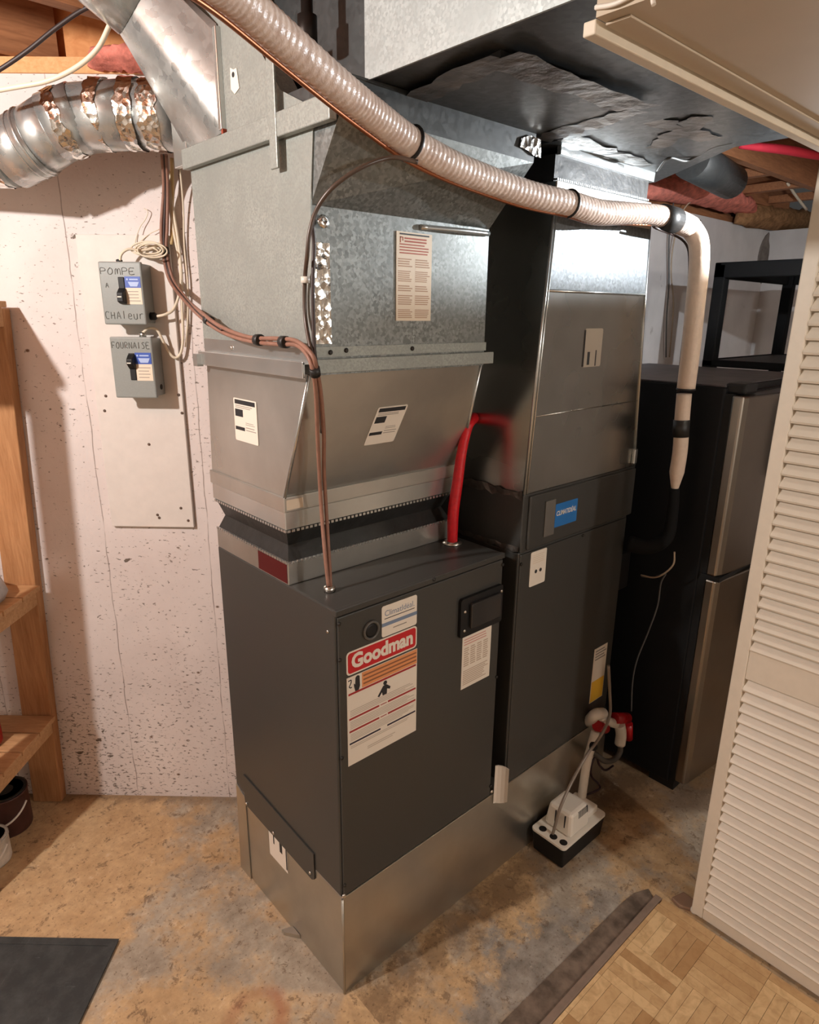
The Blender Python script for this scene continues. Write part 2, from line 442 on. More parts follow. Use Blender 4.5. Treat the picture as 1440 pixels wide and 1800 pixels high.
# ================================================================ SETTING
solo('floor', MB().box((-3, -3.2, -0.1), (5, 2.6, 0)), M_floor, kind='structure')
ang = math.atan2(WD.y, WD.x)
wl = MB(); wl.box((-2.4, 0, -0.12), (0.71, 2.367, 0), WL)
solo('wall_left', wl, M_wall, loc=WN*WK, rotz=ang, kind='structure')
solo('wall_right', MB().box((0.20, 0.822, 0), (4.15, 0.95, 2.30)), M_wallfar, kind='structure')
solo('wall_back', MB().box((4.15, -3.0, 0), (4.27, 0.95, 2.30)), M_wallfar, kind='structure')
ce = solo('ceiling', MB().box((-3, -3.0, 2.61), (4.3, 2.6, 2.63)), M_joist, kind='structure')
for i in range(5):
    y = 1.128-0.405*i
    x1 = min(4.15, (0.737-0.73533*y)/0.67771+0.05) if y > 0.82 else 4.15
    part('joist', MB().box((-2.8, y, 2.405), (x1, y+0.04, 2.61)), M_joist, ce)
part('sill_plate', MB().box((-2.4, 2.367, -0.10), (0.71, 2.405, 0.008), WL), M_sill, ce)
part('rim_board', MB().box((-2.4, 2.405, -0.10), (0.71, 2.61, -0.06), WL), M_joistl, ce)
part('sill_plate', MB().box((0.25, 0.85, 2.30), (4.15, 0.95, 2.34)), M_joist, ce)
part('rim_board', MB().box((0.25, 0.90, 2.34), (4.15, 0.95, 2.61)), M_joist, ce)
for x in (2.9, 3.35, 3.8):
    part('bridging', MB().box((x, 0.36, 2.42), (x+0.05, 0.72, 2.46)), M_joist, ce)
# finished-room bulkhead with its trim
solo('wall_front', MB().box((-2.95, -3.12, 0), (4.27, -3.0, 2.60)), M_room, kind='structure')
solo('wall_side', MB().box((-2.95, -3.0, 0), (-2.85, 2.5, 2.60)), M_room, kind='structure')
so = solo('wall_soffit', MB().box((0.035, -2.1, 2.100), (1.40, -0.53, 2.112)).box((0.035, -2.1, 2.112), (0.047, -0.53, 2.60)), M_soffit, kind='structure')
part('edge_trim', MB().box((0.045, -0.524, 2.087), (1.40, -0.505, 2.104)), M_trimpaint, so, 0.002)
part('casing', MB().box((0.055, -0.566, 2.0965), (1.40, -0.531, 2.0995)), M_soffit, so, 0.001)
part('torn_tape', MB().tube([(0.033, -0.53, 2.11), (0.030, -0.56, 2.105), (0.031, -0.60, 2.108), (0.030, -0.61, 2.09)], 0.003, 6), M_paper, so)
tray = MB(); tray.box((1.34, -0.505, 2.020), (1.60, -0.410, 2.025)); tray.box((1.34, -0.414, 2.020), (1.60, -0.410, 2.0425)); tray.box((1.34, -0.505, 2.095), (1.60, -0.414, 2.099)); tray.box((1.34, -0.505, 2.020), (1.60, -0.500, 2.098))  # unseen tray, added to shield the cool lamp and cut its beam
tray.box((1.336, -0.505, 2.020), (1.340, -0.410, 2.0425)); tray.box((1.60, -0.505, 2.020), (1.604, -0.410, 2.030))
part('added_light_tray', tray, M_trimpaint, so)

# parquet, strip by strip in one mesh
pq = MB(); B = 0.1545; X0, Y0 = 0.8625, -0.436
def strip(x0, x1, y0, y1):
    g = 0.0004
    pq.box((x0+g, y0+g, 0.0), (x1-g, y1-g, 0.012))
for k in range(14): strip(X0-(k+1)*B, X0-k*B, Y0, Y0+0.012)
for iy in range(13):
    y = Y0-(iy+1)*B
    strip(X0, X0+0.026, y, y+B+(0.012 if iy == 0 else 0)); strip(X0+0.026, X0+0.054, y, y+B+(0.010 if iy == 0 else 0))
    for ix in range(14):
        x = X0-(ix+1)*B; n = 5
        for k in range(n):
            if (ix+iy) % 2: strip(x+k*B/n, x+(k+1)*B/n, y, y+B)
            else: strip(x, x+B, y+k*B/n, y+(k+1)*B/n)
solo('floor_parquet', pq, M_parq, kind='structure')
th = solo('trim_1', MB().prism([(-1.2, -0.400, 0), (0.905, -0.400, 0), (0.925, -0.372, 0), (0.875, -0.350, 0), (0.82, -0.344, 0), (0.55, -0.338, 0), (0.2, -0.330, 0), (-1.2, -0.328, 0)], (0, 0, 0.004)), M_thresh, kind='structure', bevel=0.002)
part('edge_strip', MB().box((-1.2, -0.423, 0), (0.915, -0.401, 0.013)), plain('grey_edge', hexc(132, 114, 100), 0.6, 0, 0.3, 0.1, 30), th, 0.003)
part('underlay_scrap', MB().prism([(0.94, -0.44, 0.001), (0.99, -0.455, 0.001), (0.985, -0.49, 0.001), (0.955, -0.52, 0.001), (0.93, -0.47, 0.001)], (0, 0, 0.012)), plain('felt_underlay', hexc(140, 110, 88), 0.9), th, 0.003)

# louvred bifold door, folded open
dr = thing('door_1', kind='structure', loc=(0.933, -0.505, 0.015))
def leaf(fr, ztop=2.072, yl=0.415):
    st = 0.034; t = 0.028
    part('stile', MB().box((0, 0.015, 0), (st, ztop, t), fr), M_doorpaint, dr, 0.003)
    part('stile', MB().box((yl-st, 0.015, 0), (yl, ztop, t), fr), M_doorpaint, dr, 0.003)
    for z0, z1 in ((0.015, 0.055), (0.832, 0.918), (1.99, ztop)):
        part('rail', MB().box((st, z0, 0.002), (yl-st, z1, t-0.002), fr), M_doorpaint, dr, 0.002)
    for z0, z1 in ((0.055, 0.832), (0.918, 1.99)):
        m = MB(); n = int(round((z1-z0)/0.0318)); p = (z1-z0)/n
        for i in range(n):
            z = z0+i*p
            # outer lip low, inner lip high
            a = [fr(st, z-0.004, 0.0015), fr(st, z+0.001, -0.001), fr(st, z+p+0.006, t-0.002), fr(st, z+p+0.001, t)]
            b = [fr(yl-st, z-0.004, 0.0015), fr(yl-st, z+0.001, -0.001), fr(yl-st, z+p+0.006, t-0.002), fr(yl-st, z+p+0.001, t)]
            m.hexa(a, b)
        part('louvre_slats', m, M_doorpaint, dr)
leaf(lambda u, v, w: Vector((0.933+w, -0.505-u, v)))
a2 = math.atan2(0.18, 0.41)
leaf(lambda u, v, w: Vector((0.968+math.sin(a2)*u+math.cos(a2)*w, -0.925+math.cos(a2)*u-math.sin(a2)*w, v)))
part('pivot_pin', MB().lathe((0.945, -0.512, 0.012), (0, 0, 1), [(0.012, 0), (0.012, 0.008), (0.006, 0.008), (0.006, 0.02)]), M_pvc, dr)

# ================================================================ FURNACE
def screw(mb, p, n, r=0.005):
    mb.lathe(p, n, [(r, 0), (r, 0.0025), (r*0.6, 0.004)], 10)
def screws(name, pts, n, r, mat, parent):
    for p in pts:
        m = MB(); screw(m, p, n, r); part(name, m, mat, parent)
def lines(fr, u0, u1, v0, v1, n, fill=0.5, w=0.0013, ragged=True):
    m = MB(); h = (v1-v0)/n
    for i in range(n):
        b = v1-(i+1)*h+h*(1-fill)/2
        e = u1-(random.random()*0.25*(u1-u0) if ragged else 0)
        m.box((u0, b, w), (e, b+h*fill, w+0.0003), fr)
    return m
def rect(fr, u0, u1, v0, v1, w0=0.0, w1=0.0010):
    return MB().box((u0, v0, w0), (u1, v1, w1), fr)
def rrect(fr, u0, u1, v0, v1, r, w0=0.0, w1=0.0010, n=5):
    pts = []
    for cx, cy, a0 in ((u1-r, v1-r, 0), (u0+r, v1-r, 90), (u0+r, v0+r, 180), (u1-r, v0+r, 270)):
        for i in range(n+1):
            a = R_(a0+90*i/n); pts.append((cx+r*math.cos(a), cy+r*math.sin(a)))
    a = [fr(x, y, w0) for x, y in pts]; b = [fr(x, y, w1) for x, y in pts]
    k = len(pts); m = MB()
    return m.add(a+b, [tuple(range(k))[::-1], tuple(range(k, 2*k))]+[(i, (i+1) % k, k+(i+1) % k, k+i) for i in range(k)])

bs = thing('sheet_metal_base', 'long low bare galvanized metal plinth standing on the concrete floor under both cabinets', 'base', (0, 0, 0))
BX = 1.23
part('shell', MB().box((0, 0.0, 0.0), (BX, 0.56, 0.322)), M_zbase, bs, 0.002)
part('corner_seam', MB().tube([(-0.001, -0.001, 0.002), (-0.001, -0.001, 0.322)], 0.0035, 8, 0), M_zbase, bs)
part('upturned_flap', MB().prism([(-0.004, 0.565, 0.0), (-0.004, 0.553, 0.335), (-0.004, 0.50, 0.315), (-0.004, 0.50, 0.0)], (0.003, 0, 0)), M_zbase, bs)
s = part('base_sticker', rect(FL, -0.365, -0.265, 0.20, 0.305, 0.0005, 0.0015), M_paper, bs)
part('black_bar', rect(FL, -0.340, -0.334, 0.255, 0.295, 0.0015, 0.0019), M_ink, s)
part('black_bar', rect(FL, -0.305, -0.291, 0.250, 0.290, 0.0015, 0.0019), M_ink, s)
part('black_bar', rect(FL, -0.272, -0.266, 0.21, 0.285, 0.0015, 0.0019), M_ink, s)
part('floor_tab', MB().prism([(-0.001, 0.255, 0.002), (-0.03, 0.268, 0.0), (-0.03, 0.256, 0.0), (-0.001, 0.215, 0.002)], (0, 0, 0.012)), M_zbase, bs)

FW, FT, FB = 0.572, 1.122, 0.322
fu = thing('electric_furnace', 'short dark grey furnace cabinet with red brand sticker, nearest the camera on the metal base', 'furnace', (0, 0, FB))
part('cabinet', MB().box((0, 0.006, FB), (FW, 0.56, FT)), M_cab, fu, 0.004)
part('front_panel', MB().box((0.006, 0.0, FB+0.004), (FW-0.006, 0.007, FT-0.017)), M_cab, fu, 0.003)
part('top_lip', MB().box((0.0, -0.001, FT-0.014), (FW, 0.012, FT+0.001)), M_cab, fu, 0.002)
screws('panel_screw', [(x, 0.0, z) for x in (0.008, FW-0.008) for z in (1.09, 1.0, 0.74, 0.36)]+[(0.30, -0.001, FT-0.004)], (0, -1, 0), 0.005, M_darkscrew, fu)
screws('bright_screw', [(0, 0.03, 1.063)], (-1, 0, 0), 0.004, M_screw, fu)
screws('bright_screw', [(0.004, 0.0, 0.33), at(864, 1391, 'y', 0.0)], (0, -1, 0), 0.006, M_screw, fu)
sk = part('skirt_plate', MB().prism([(-0.004, 0.50, 0.40), (-0.004, 0.50, 0.305), (-0.004, 0.485, 0.292), (-0.004, 0.135, 0.282), (-0.004, 0.122, 0.292), (-0.004, 0.122, 0.375)], (0.003, 0, 0)), M_cab, fu)
screws('plate_screw', [(-0.004, y, 0.302) for y in (0.488, 0.33, 0.14)], (-1, 0, 0), 0.005, M_screw, sk)
# sight-glass ring
v = MB(); v.lathe((0.098, 0.001, 1.046), (0, -1, 0), [(0.024, 0), (0.024, 0.006), (0.020, 0.008), (0.018, 0.005), (0.017, 0.001)])
vr = part('sight_ring', v, plain('ring_plastic', (0.10, 0.095, 0.085), 0.35), fu)
part('sight_lens', MB().lathe((0.098, -0.001, 1.046), (0, -1, 0), [(0.0175, 0), (0.0175, 0.003), (0.012, 0.004)]), M_black, vr)
# installer sticker
s = part('installer_sticker', rrect(FF, 0.131, 0.243, 1.014, 1.094, 0.006), M_paper, fu)
part('lettering', text('ClimatIdéal.', 0.021, FF, 0.187, 1.073, 0.0014, 0.094), M_slate, s)
part('underline', rect(FF, 0.139, 0.235, 1.0595, 1.0612, 0.001, 0.0014), M_ink, s)
part('blue_rule', rect(FF, 0.131, 0.243, 1.041, 1.050, 0.001, 0.0014), M_slate, s)
part('small_print', rect(FF, 0.166, 0.209, 1.029, 1.0315, 0.001, 0.0014), M_grayink, s)
# brand sticker
s = part('brand_sticker', rrect(FF, 0.026, 0.244, 0.951, 1.011, 0.010), M_paper, fu)
part('red_field', rrect(FF, 0.030, 0.240, 0.955, 1.007, 0.008, 0.001, 0.0014), M_red, s)
part('lettering', text('Goodman', 0.050, FF, 0.135, 0.982, 0.0018, 0.190, 0.0022), M_paper, s)
# warning sticker
s = part('warning_sticker', rect(FF, 0.026, 0.246, 0.707, 0.946), M_paper, fu)
part('orange_band', rect(FF, 0.070, 0.245, 0.905, 0.945, 0.001, 0.0011), M_orange, s)
m = MB()
for i in range(3): m.box((0.074, 0.9335-i*0.0105, 0.0012), (0.243, 0.9375-i*0.0105, 0.0015), FF)
part('brown_print', m, M_brownp, s)
m = MB()
m.box((0.030, 0.8985, 0.001), (0.242, 0.9035, 0.0016), FF)
for v_ in (0.832, 0.798):
    m.box((0.031, v_, 0.001), (0.122, v_+0.0045, 0.0016), FF); m.box((0.150, v_, 0.001), (0.242, v_+0.0045, 0.0016), FF)
    m.box((0.126, v_+0.001, 0.001), (0.146, v_+0.003, 0.0013), FF)
part('red_rules', m, M_dred, s)
m = MB(); m.box((0.031, 0.765, 0.001), (0.126, 0.769, 0.0016), FF); m.box((0.148, 0.765, 0.001), (0.242, 0.769, 0.0016), FF)
part('navy_rule', m, M_navy, s)
m = lines(FF, 0.034, 0.240, 0.840, 0.858, 4, 0.35); m2 = lines(FF, 0.034, 0.240, 0.806, 0.828, 5, 0.35)
for q in (m2, lines(FF, 0.034, 0.240, 0.773, 0.794, 5, 0.35), lines(FF, 0.034, 0.225, 0.752, 0.761, 2, 0.35), lines(FF, 0.085, 0.190, 0.728, 0.738, 2, 0.35)): m.add(q.v, q.f)
part('small_print', m, plain('pale_ink', hexc(196, 182, 166), 0.6), s)
m = MB()
m.prism([FF(u, v_, 0.001) for u, v_ in ((0.050, 0.904), (0.047, 0.916), (0.046, 0.926), (0.050, 0.922), (0.051, 0.939), (0.055, 0.943), (0.059, 0.943), (0.063, 0.940), (0.064, 0.914), (0.060, 0.904))], FF(0, 0, 0.0005))
m.tube([FF(0.030, 0.937, 0.001), FF(0.038, 0.938, 0.001), FF(0.038, 0.931, 0.001), FF(0.033, 0.922, 0.001), FF(0.037, 0.918, 0.001), FF(0.040, 0.919, 0.001)], 0.0013, 6)
part('hand_symbol', m, M_ink, s)
m = MB(); m.lathe(FF(0.141, 0.890, 0.001), FF(0, 0, 1), [(0.006, 0), (0.006, 0.0005)], 12)
m.prism([FF(u, v_, 0.001) for u, v_ in ((0.135, 0.884), (0.146, 0.884), (0.158, 0.874), (0.156, 0.868), (0.147, 0.872), (0.146, 0.858), (0.133, 0.858), (0.131, 0.868), (0.122, 0.858), (0.117, 0.861))], FF(0, 0, 0.0005))
part('person_symbol', m, M_ink, s)
# breaker window and rating sticker
pl_ = part('breaker_bezel', rrect(FF, 0.393, 0.561, 0.924, 1.036, 0.008, 0.0, 0.010), M_black, fu)
part('clear_cover', rrect(FF, 0.425, 0.545, 0.946, 1.018, 0.006, 0.010, 0.020), plain('smoked_cover', (0.035, 0.033, 0.032), 0.12), pl_, 0.002)
screws('bezel_screw', [FF(u, v_, 0.010) for u, v_ in ((0.407, 1.000), (0.407, 0.945), (0.553, 1.018), (0.549, 0.952))], (0, -1, 0), 0.0045, M_screw, pl_)
s = part('rating_sticker', rect(FF, 0.413, 0.530, 0.758, 0.920, 0.0, 0.0011), M_paper, fu)
m = MB()
for i in range(4):
    q = lines(FF, 0.420+i*0.026, 0.441+i*0.026, 0.825, 0.884, 9, 0.5); m.add(q.v, q.f)
q = lines(FF, 0.419, 0.522, 0.768, 0.815, 8, 0.45); m.add(q.v, q.f)
part('small_print', m, plain('tan_ink', hexc(190, 170, 150), 0.6), s)
part('red_print', lines(FF, 0.419, 0.524, 0.889, 0.912, 3, 0.35), plain('faded_red_ink', hexc(210, 150, 140), 0.6), s)
# cable gland on top
part('cable_bushing', MB().lathe((0.055, 0.10, FT), (0, 0, 1), [(0.014, 0), (0.014, 0.012), (0.009, 0.014)], 16), M_screw, fu)
part('conduit_bushing', MB().lathe((0.518, 0.15, FT), (0, 0, 1), [(0.028, 0), (0.028, 0.004), (0.020, 0.010)], 20), M_screw, fu)
# white plastic pocket at the lower right
pkm = MB(); pr_ = [(0.576, -0.006), (0.584, -0.010), (0.592, -0.019), (0.597, -0.030), (0.598, -0.042)]
for (xa, ya), (xb, yb) in zip(pr_, pr_[1:]):
    lo = lambda y: 0.292+0.9*max(0, -y-0.024)
    pkm.hexa([(xa, ya, lo(ya)), (xb, yb, lo(yb)), (xb+.003, yb+.002, lo(yb)), (xa+.003, ya+.003, lo(ya))], [(xa, ya, 0.430+0.1*ya), (xb, yb, 0.430+0.1*yb), (xb+.003, yb+.002, 0.430+0.1*yb), (xa+.003, ya+.003, 0.430+0.1*ya)])
pk = solo('plastic_pocket', pkm, M_pvc, 'small white plastic pocket hanging at lower right corner of the short furnace', 'document holder', (0.60, -0.02, 0.29))

# ================================================================ SUPPLY PLENUM (stack over the furnace)
sp = thing('supply_plenum', 'tall galvanized duct stack rising from the short furnace to the ceiling trunk', 'duct', (0.28, 0.35, FT))
part('collar', MB().box((0.0, 0.19, FT), (0.555, 0.557, 1.180)), M_znew, sp, 0.002)
part('dark_red_strip', rect(FL, -0.33, -0.195, FT+0.004, 1.174, 0.0, 0.0012), plain('dark_red', hexc(96, 30, 34), 0.3, 0.4), sp)  # dark maroon strip on the left side of the collar
def ringbox(m, r0, r1, z0, z1):
    (a, b, c, d), (e, f, g, h) = r0, r1
    m.add([(a, b, z0), (c, b, z0), (c, d, z0), (a, d, z0), (e, f, z1), (g, f, z1), (g, h, z1), (e, h, z1)], [(0, 1, 5, 4), (1, 2, 6, 5), (2, 3, 7, 6), (3, 0, 4, 7)])
m = MB()
ringbox(m, (0.004, 0.194, 0.55, 0.553), (0.022, 0.222, 0.54, 0.545), 1.178, 1.212)
ringbox(m, (0.022, 0.222, 0.54, 0.545), (0.004, 0.197, 0.56, 0.56), 1.212, 1.262)
part('flexible_connector', m, M_rubber, sp)
for z, x1 in ((1.180, 0.557), (1.259, 0.57)):
    m = MB()
    n = 46
    for i in range(n):
        m.box((0.002+x1*i/n, 0.187, z-0.0035), (0.002+x1*(i+0.62)/n, 0.1905, z+0.0025))
    for i in range(30):
        y = 0.19+0.365*i/30
        m.box((-0.003, y, z-0.0035), (0.0005, y+0.0085, z+0.0025))
    part('crimped_hem', m, M_zband, sp)
part('lower_band', MB().box((-0.002, 0.188, 1.262), (0.578, 0.56, 1.312)), M_zband, sp, 0.002)
part('band_flange', MB().box((-0.006, 0.184, 1.306), (0.582, 0.562, 1.342)), M_znew, sp, 0.002)
m = MB(); Tb = [(0, 0.190, 1.340), (0.578, 0.190, 1.340), (0.578, 0.558, 1.340), (0, 0.558, 1.340)]; Tt = [(0, 0.072, 1.628), (0.520, 0.072, 1.628), (0.520, 0.540, 1.628), (0, 0.540, 1.628)]
m.hexa(Tb, Tt)
tr = part('flared_transition', m, M_znew, sp)
part('seam_edge', MB().tube([Vector((-0.002, 0.188, 1.34)), Vector((-0.002, 0.070, 1.628))], 0.004, 8, 0), M_zband, tr)
part('seam_edge', MB().tube([Vector((0.578, 0.188, 1.34)), Vector((0.520, 0.070, 1.628))], 0.004, 8, 0), M_zband, tr)
part('tape_scrap', MB().box((0.0, 0.1835, 1.312), (0.045, 0.185, 1.336)), M_cream, sp)
# transition stickers
def spec_sticker(fr, u0, u1, v0, v1, name, shear=0.0, w=0.0006):
    f2 = lambda u, v, ww: fr(u+shear*(v-v0), v, ww)
    s = part(name, rrect(f2, u0, u1, v0, v1, 0.004, w, w+0.001), M_paper, sp)
    W, H = u1-u0, v1-v0; e = w+0.001
    part('black_header', rect(f2, u0+0.06*W, u1-0.06*W, v1-0.13*H, v1-0.03*H, e, e+0.0004), M_ink, s)
    part('black_square', rect(f2, u0+0.06*W, u0+0.40*W, v1-0.42*H, v1-0.25*H, e, e+0.0004), M_ink, s)
    part('black_bar', rect(f2, u0+0.04*W, u0+0.45*W, v0+0.26*H, v0+0.34*H, e, e+0.0004), M_ink, s)
    m = lines(f2, u0+0.08*W, u1-0.1*W, v1-0.23*H, v1-0.15*H, 2, 0.4, e)
    for a, b, n in ((0.52, 0.60, 2), (0.62, 0.74, 2)):
        q = lines(f2, u0+0.5*W, u1-0.06*W, v1-b*H, v1-a*H, n, 0.3, e); m.add(q.v, q.f)
    part('small_print', m, M_grayink, s)
spec_sticker(FL, -0.407, -0.296, 1.446, 1.550, 'duct_sticker')
sl = (0.190-0.072)/(1.628-1.340)
FT_ = lambda u, v, w=0.0: Vector((u, 0.190-(v-1.340)*sl-w, v-w*sl*0.9))
spec_sticker(FT_, 0.196, 0.290, 1.446, 1.540, 'duct_sticker', 0.16)
# cleat band
cl = part('drive_cleat', MB().box((-0.024, 0.060, 1.622), (-0.018, 0.535, 1.655)), M_zband, sp, 0.001)
part('cleat_web', MB().box((-0.022, 0.060, 1.650), (0.0, 0.535, 1.653)), M_zband, cl)
part('cleat_end', MB().box((-0.034, 0.522, 1.618), (-0.018, 0.545, 1.648)), M_zband, cl)
part('cleat_screw', MB().lathe((-0.001, 0.395, 1.668), (-1, 0, 0), [(0.006, 0), (0.006, 0.004), (0.003, 0.006)], 10), M_screw, cl)
part('upstand_strip', MB().box((-0.003, 0.062, 1.653), (0.0, 0.54, 1.685)), M_zband, cl)
cf = part('drive_cleat', MB().box((0.0, 0.042, 1.632), (0.535, 0.050, 1.660)), M_zinc, sp, 0.001)
part('upstand_strip', MB().box((0.0, 0.0465, 1.664), (0.51, 0.050, 1.684)), M_zinc, cf)
screws('cleat_screw', [(0.035, 0.0465, 1.673), (0.075, 0.0465, 1.676), (0.26, 0.0465, 1.675)], (0, -1, 0), 0.005, M_darkscrew, cf)
# upper box: left sheet flares forward to the trunk
ub = MB(); ub.hexa([(0.001, 0.05, 1.628), (0.507, 0.05, 1.628), (0.507, 0.54, 1.628), (0.001, 0.54, 1.628)], [(0.001, 0.05, 1.945), (0.507, 0.05, 1.945), (0.507, 0.54, 1.945), (0.001, 0.54, 1.945)])
part('front_box', ub, M_zspan, sp)
part('left_sheet', MB().prism([(-0.0025, 0.542, 1.66), (-0.0025, 0.542, 2.082), (-0.0025, 0.03, 2.080), (-0.0025, 0.046, 1.94), (-0.0025, 0.046, 1.66)], (0.003, 0, 0)), M_zinc, sp)
C_ = (0.001, -0.050, 2.085); A_ = (0.001, 0.05, 1.945); B_ = (0.507, 0.05, 1.945); D_ = tuple(at(938, 286, 'y', -0.05)); M__ = tuple(at(770, 313, 'y', -0.03)); BK = (0.56, 0.54, 2.085)
m = MB(); m.add([A_, B_, D_, C_, M__, (0.507, 0.54, 1.945), BK, (0.001, 0.54, 2.085), (0.001, 0.54, 1.945)], [(0, 1, 4), (0, 4, 3), (1, 2, 4), (3, 4, 2), (1, 5, 6, 2), (5, 8, 7, 6), (0, 3, 7, 8)])
part('flared_head', m, M_zspan, sp)
part('head_band', MB().hexa([C_, D_, (0.58, 0.54, 2.085), (0.001, 0.54, 2.085)], [(C_[0], C_[1]-0.004, 2.142), (D_[0], D_[1]-0.004, 2.142), (0.58, 0.54, 2.142), (0.001, 0.54, 2.142)]), M_zdark, sp)
part('top_cleat', MB().box((-0.020, -0.045, 2.068), (-0.004, 0.548, 2.110)), M_zinc, sp, 0.002)
part('hem_rail', MB().tube([(0.28, 0.047, 1.930), (0.40, 0.040, 1.932), (0.50, 0.045, 1.934)], 0.006, 8), M_zband, sp)
part('corner_foil_tape', MB().box((0.002, 0.0475, 1.69), (0.040, 0.0500, 1.88)), M_foil, sp)
part('foil_wad', MB().lathe((0.020, 0.046, 1.915), (0, -1, 0.2), [(0.004, 0), (0.012, 0.004), (0.013, 0.010), (0.006, 0.014)], 9), M_foil, sp)
part('hanger_strap', MB().box((-0.022, 0.125, 2.015), (-0.016, 0.152, 2.24)), M_zinc, sp, 0.002)
# cross-break crease and instruction sticker
s = part('instruction_sticker', MB().box((0.213, 0.0475, 1.735), (0.317, 0.0495, 1.917)), M_cream, sp)
F5 = lambda u, v, w: Vector((u, 0.0475-w, v))
m = MB()
for cx0, cx1 in ((0.218, 0.260), (0.268, 0.312)):
    for v0, v1 in ((0, 0.02), (0.028, 0.05), (0.056, 0.07), (0.076, 0.1), (0.106, 0.125)):
        q = lines(F5, cx0, cx1, 1.740+v0, 1.740+v1, max(2, int((v1-v0)/0.004)), 0.45, 0.0002); m.add(q.v, q.f)
part('small_print', m, plain('tan_print', hexc(176, 140, 112), 0.6), s)
m = lines(F5, 0.222, 0.308, 1.872, 1.895, 4, 0.4, 0.0002)
m.box((0.236, 1.897, 0.0002), (0.300, 1.900, 0.0006), F5); m.box((0.236, 1.903, 0.0002), (0.300, 1.906, 0.0006), F5)
m.box((0.223, 1.895, 0.0002), (0.225, 1.907, 0.0006), F5); m.box((0.223, 1.905, 0.0002), (0.231, 1.907, 0.0006), F5); m.box((0.230, 1.899, 0.0002), (0.232, 1.906, 0.0006), F5)
part('red_print', m, plain('rust_print', hexc(168, 74, 50), 0.6), s)
part('black_print', rect(F5, 0.222, 0.308, 1.911, 1.914, 0.0002, 0.0006), M_ink, s)

# upper offset fitting on top of the plenum, left side
uf = thing('duct_offset', 'weathered galvanized duct fitting above the plenum flange, behind the slanting white pipe', 'duct', (0.1, 0.35, 2.142))
ZT = 2.40
part('side_sheet', MB().prism([(-0.004, 0.535, 2.113), (-0.004, 0.535, ZT), (-0.004, 0.34, ZT), (-0.004, 0.132, 2.150), (-0.004, 0.05, 2.113)], (0.003, 0, 0)), M_zinc, uf)
part('sloped_front', MB().prism([(-0.002, 0.132, 2.145), (-0.002, 0.342, ZT), (0.045, 0.342, ZT), (0.045, 0.132, 2.145)], (0, 0.01, 0)), M_zinc, uf)
part('rear_body', MB().box((0.0, 0.345, 2.143), (0.30, 0.535, ZT)), M_zdark, uf)
part('standing_seam', MB().box((-0.016, 0.352, 2.12), (-0.003, 0.366, 2.31)), M_zband, uf, 0.002)
wp = MB(); wp.prism([(-0.0045, 0.285, 2.185), (-0.0045, 0.292, 2.222), (-0.0045, 0.305, 2.222), (-0.0045, 0.318, 2.228), (-0.0045, 0.32, 2.19), (-0.0045, 0.305, 2.178)], (-0.001, 0, 0))
w_ = part('white_patch', wp, M_paper, uf); part('screw_hole', MB().lathe((-0.0055, 0.306, 2.213), (-1, 0, 0), [(0.005, 0), (0.005, 0.001)], 10), M_ink, w_)
part('rust_stain', MB().prism([(-0.0045, 0.350, 2.09), (-0.0045, 0.350, 2.122), (-0.0045, 0.358, 2.122), (-0.0045, 0.357, 2.095)], (-0.009, 0, 0)), plain('rust', hexc(150, 70, 48), 0.9), uf)

# rectangular-to-round boot
def loft(m, rect4, c, axis, r, n=40):
    axis = Vector(axis).normalized(); c = Vector(c)
    q = [Vector(p) for p in rect4]; mid = sum(q, Vector())/4
    per = []
    for i in range(n):
        t = 4*i/n; k = int(t); per.append(q[k].lerp(q[(k+1) % 4], t-k))
    cir = []
    for p in per:
        d = (p-mid); d = d-axis*d.dot(axis); cir.append(c+d.normalized()*r)
    m.add(per+cir, [(i, (i+1) % n, n+(i+1) % n, n+i) for i in range(n)], True)
bt = thing('round_boot', 'galvanized square-to-round boot flaring up to the left from the plenum top', 'duct', (-0.01, 0.44, 2.11))
m = MB(); cb = at(240, 2, 'z', 2.40); 
loft(m, [(-0.008, 0.535, 2.105), (-0.008, 0.352, 2.118), (-0.008, 0.360, 2.315), (-0.008, 0.535, 2.315)], cb, (-0.85, 0.1, 0.5), 0.076)
part('boot_body', m, M_pipe, bt)
part('round_collar', MB().tube([cb, cb+Vector((-0.13, 0.015, 0.078))], 0.078, 28, 0), M_pipe, bt)
part('boot_flange', MB().box((-0.014, 0.345, 2.088), (-0.004, 0.540, 2.106)), M_zband, bt, 0.002)

# horizontal round duct along the left wall
rd = thing('round_branch_duct', 'shiny round metal duct with foil-taped elbow running left along the white wall', 'duct', (-0.15, 0.86, 2.15))
pp = [wpx(318, 208, .20), wpx(283, 204, .20), wpx(235, 202, .20), wpx(185, 203, .20), wpx(140, 209, .205), wpx(102, 224, .21), wpx(62, 250, .21), wpx(22, 270, .205), wpx(-40, 268, .20), wpx(-130, 262, .20)]
RD = 0.078
part('straight_pipe', MB().tube(pp[:3], RD, 32, 0), M_pipe, rd)
seg = [(pp[2], pp[3]+(pp[3]-pp[2])*0.02), (pp[3], pp[4]), (pp[4], pp[5]), (pp[5], pp[6])]
g = MB()
for i, (a, b) in enumerate([(pp[2], pp[4]), (pp[4], pp[5]), (pp[5], pp[6]), (pp[6], pp[7])]):
    g.tube([a-(b-a).normalized()*0.012, b+(b-a).normalized()*0.012], RD+0.0015*(1 if i % 2 else -0.2), 32, 0)
part('elbow_gores', g, M_pipe, rd)
part('left_pipe', MB().tube([pp[7], pp[8], pp[9]], RD, 32, 0), M_pipe, rd)
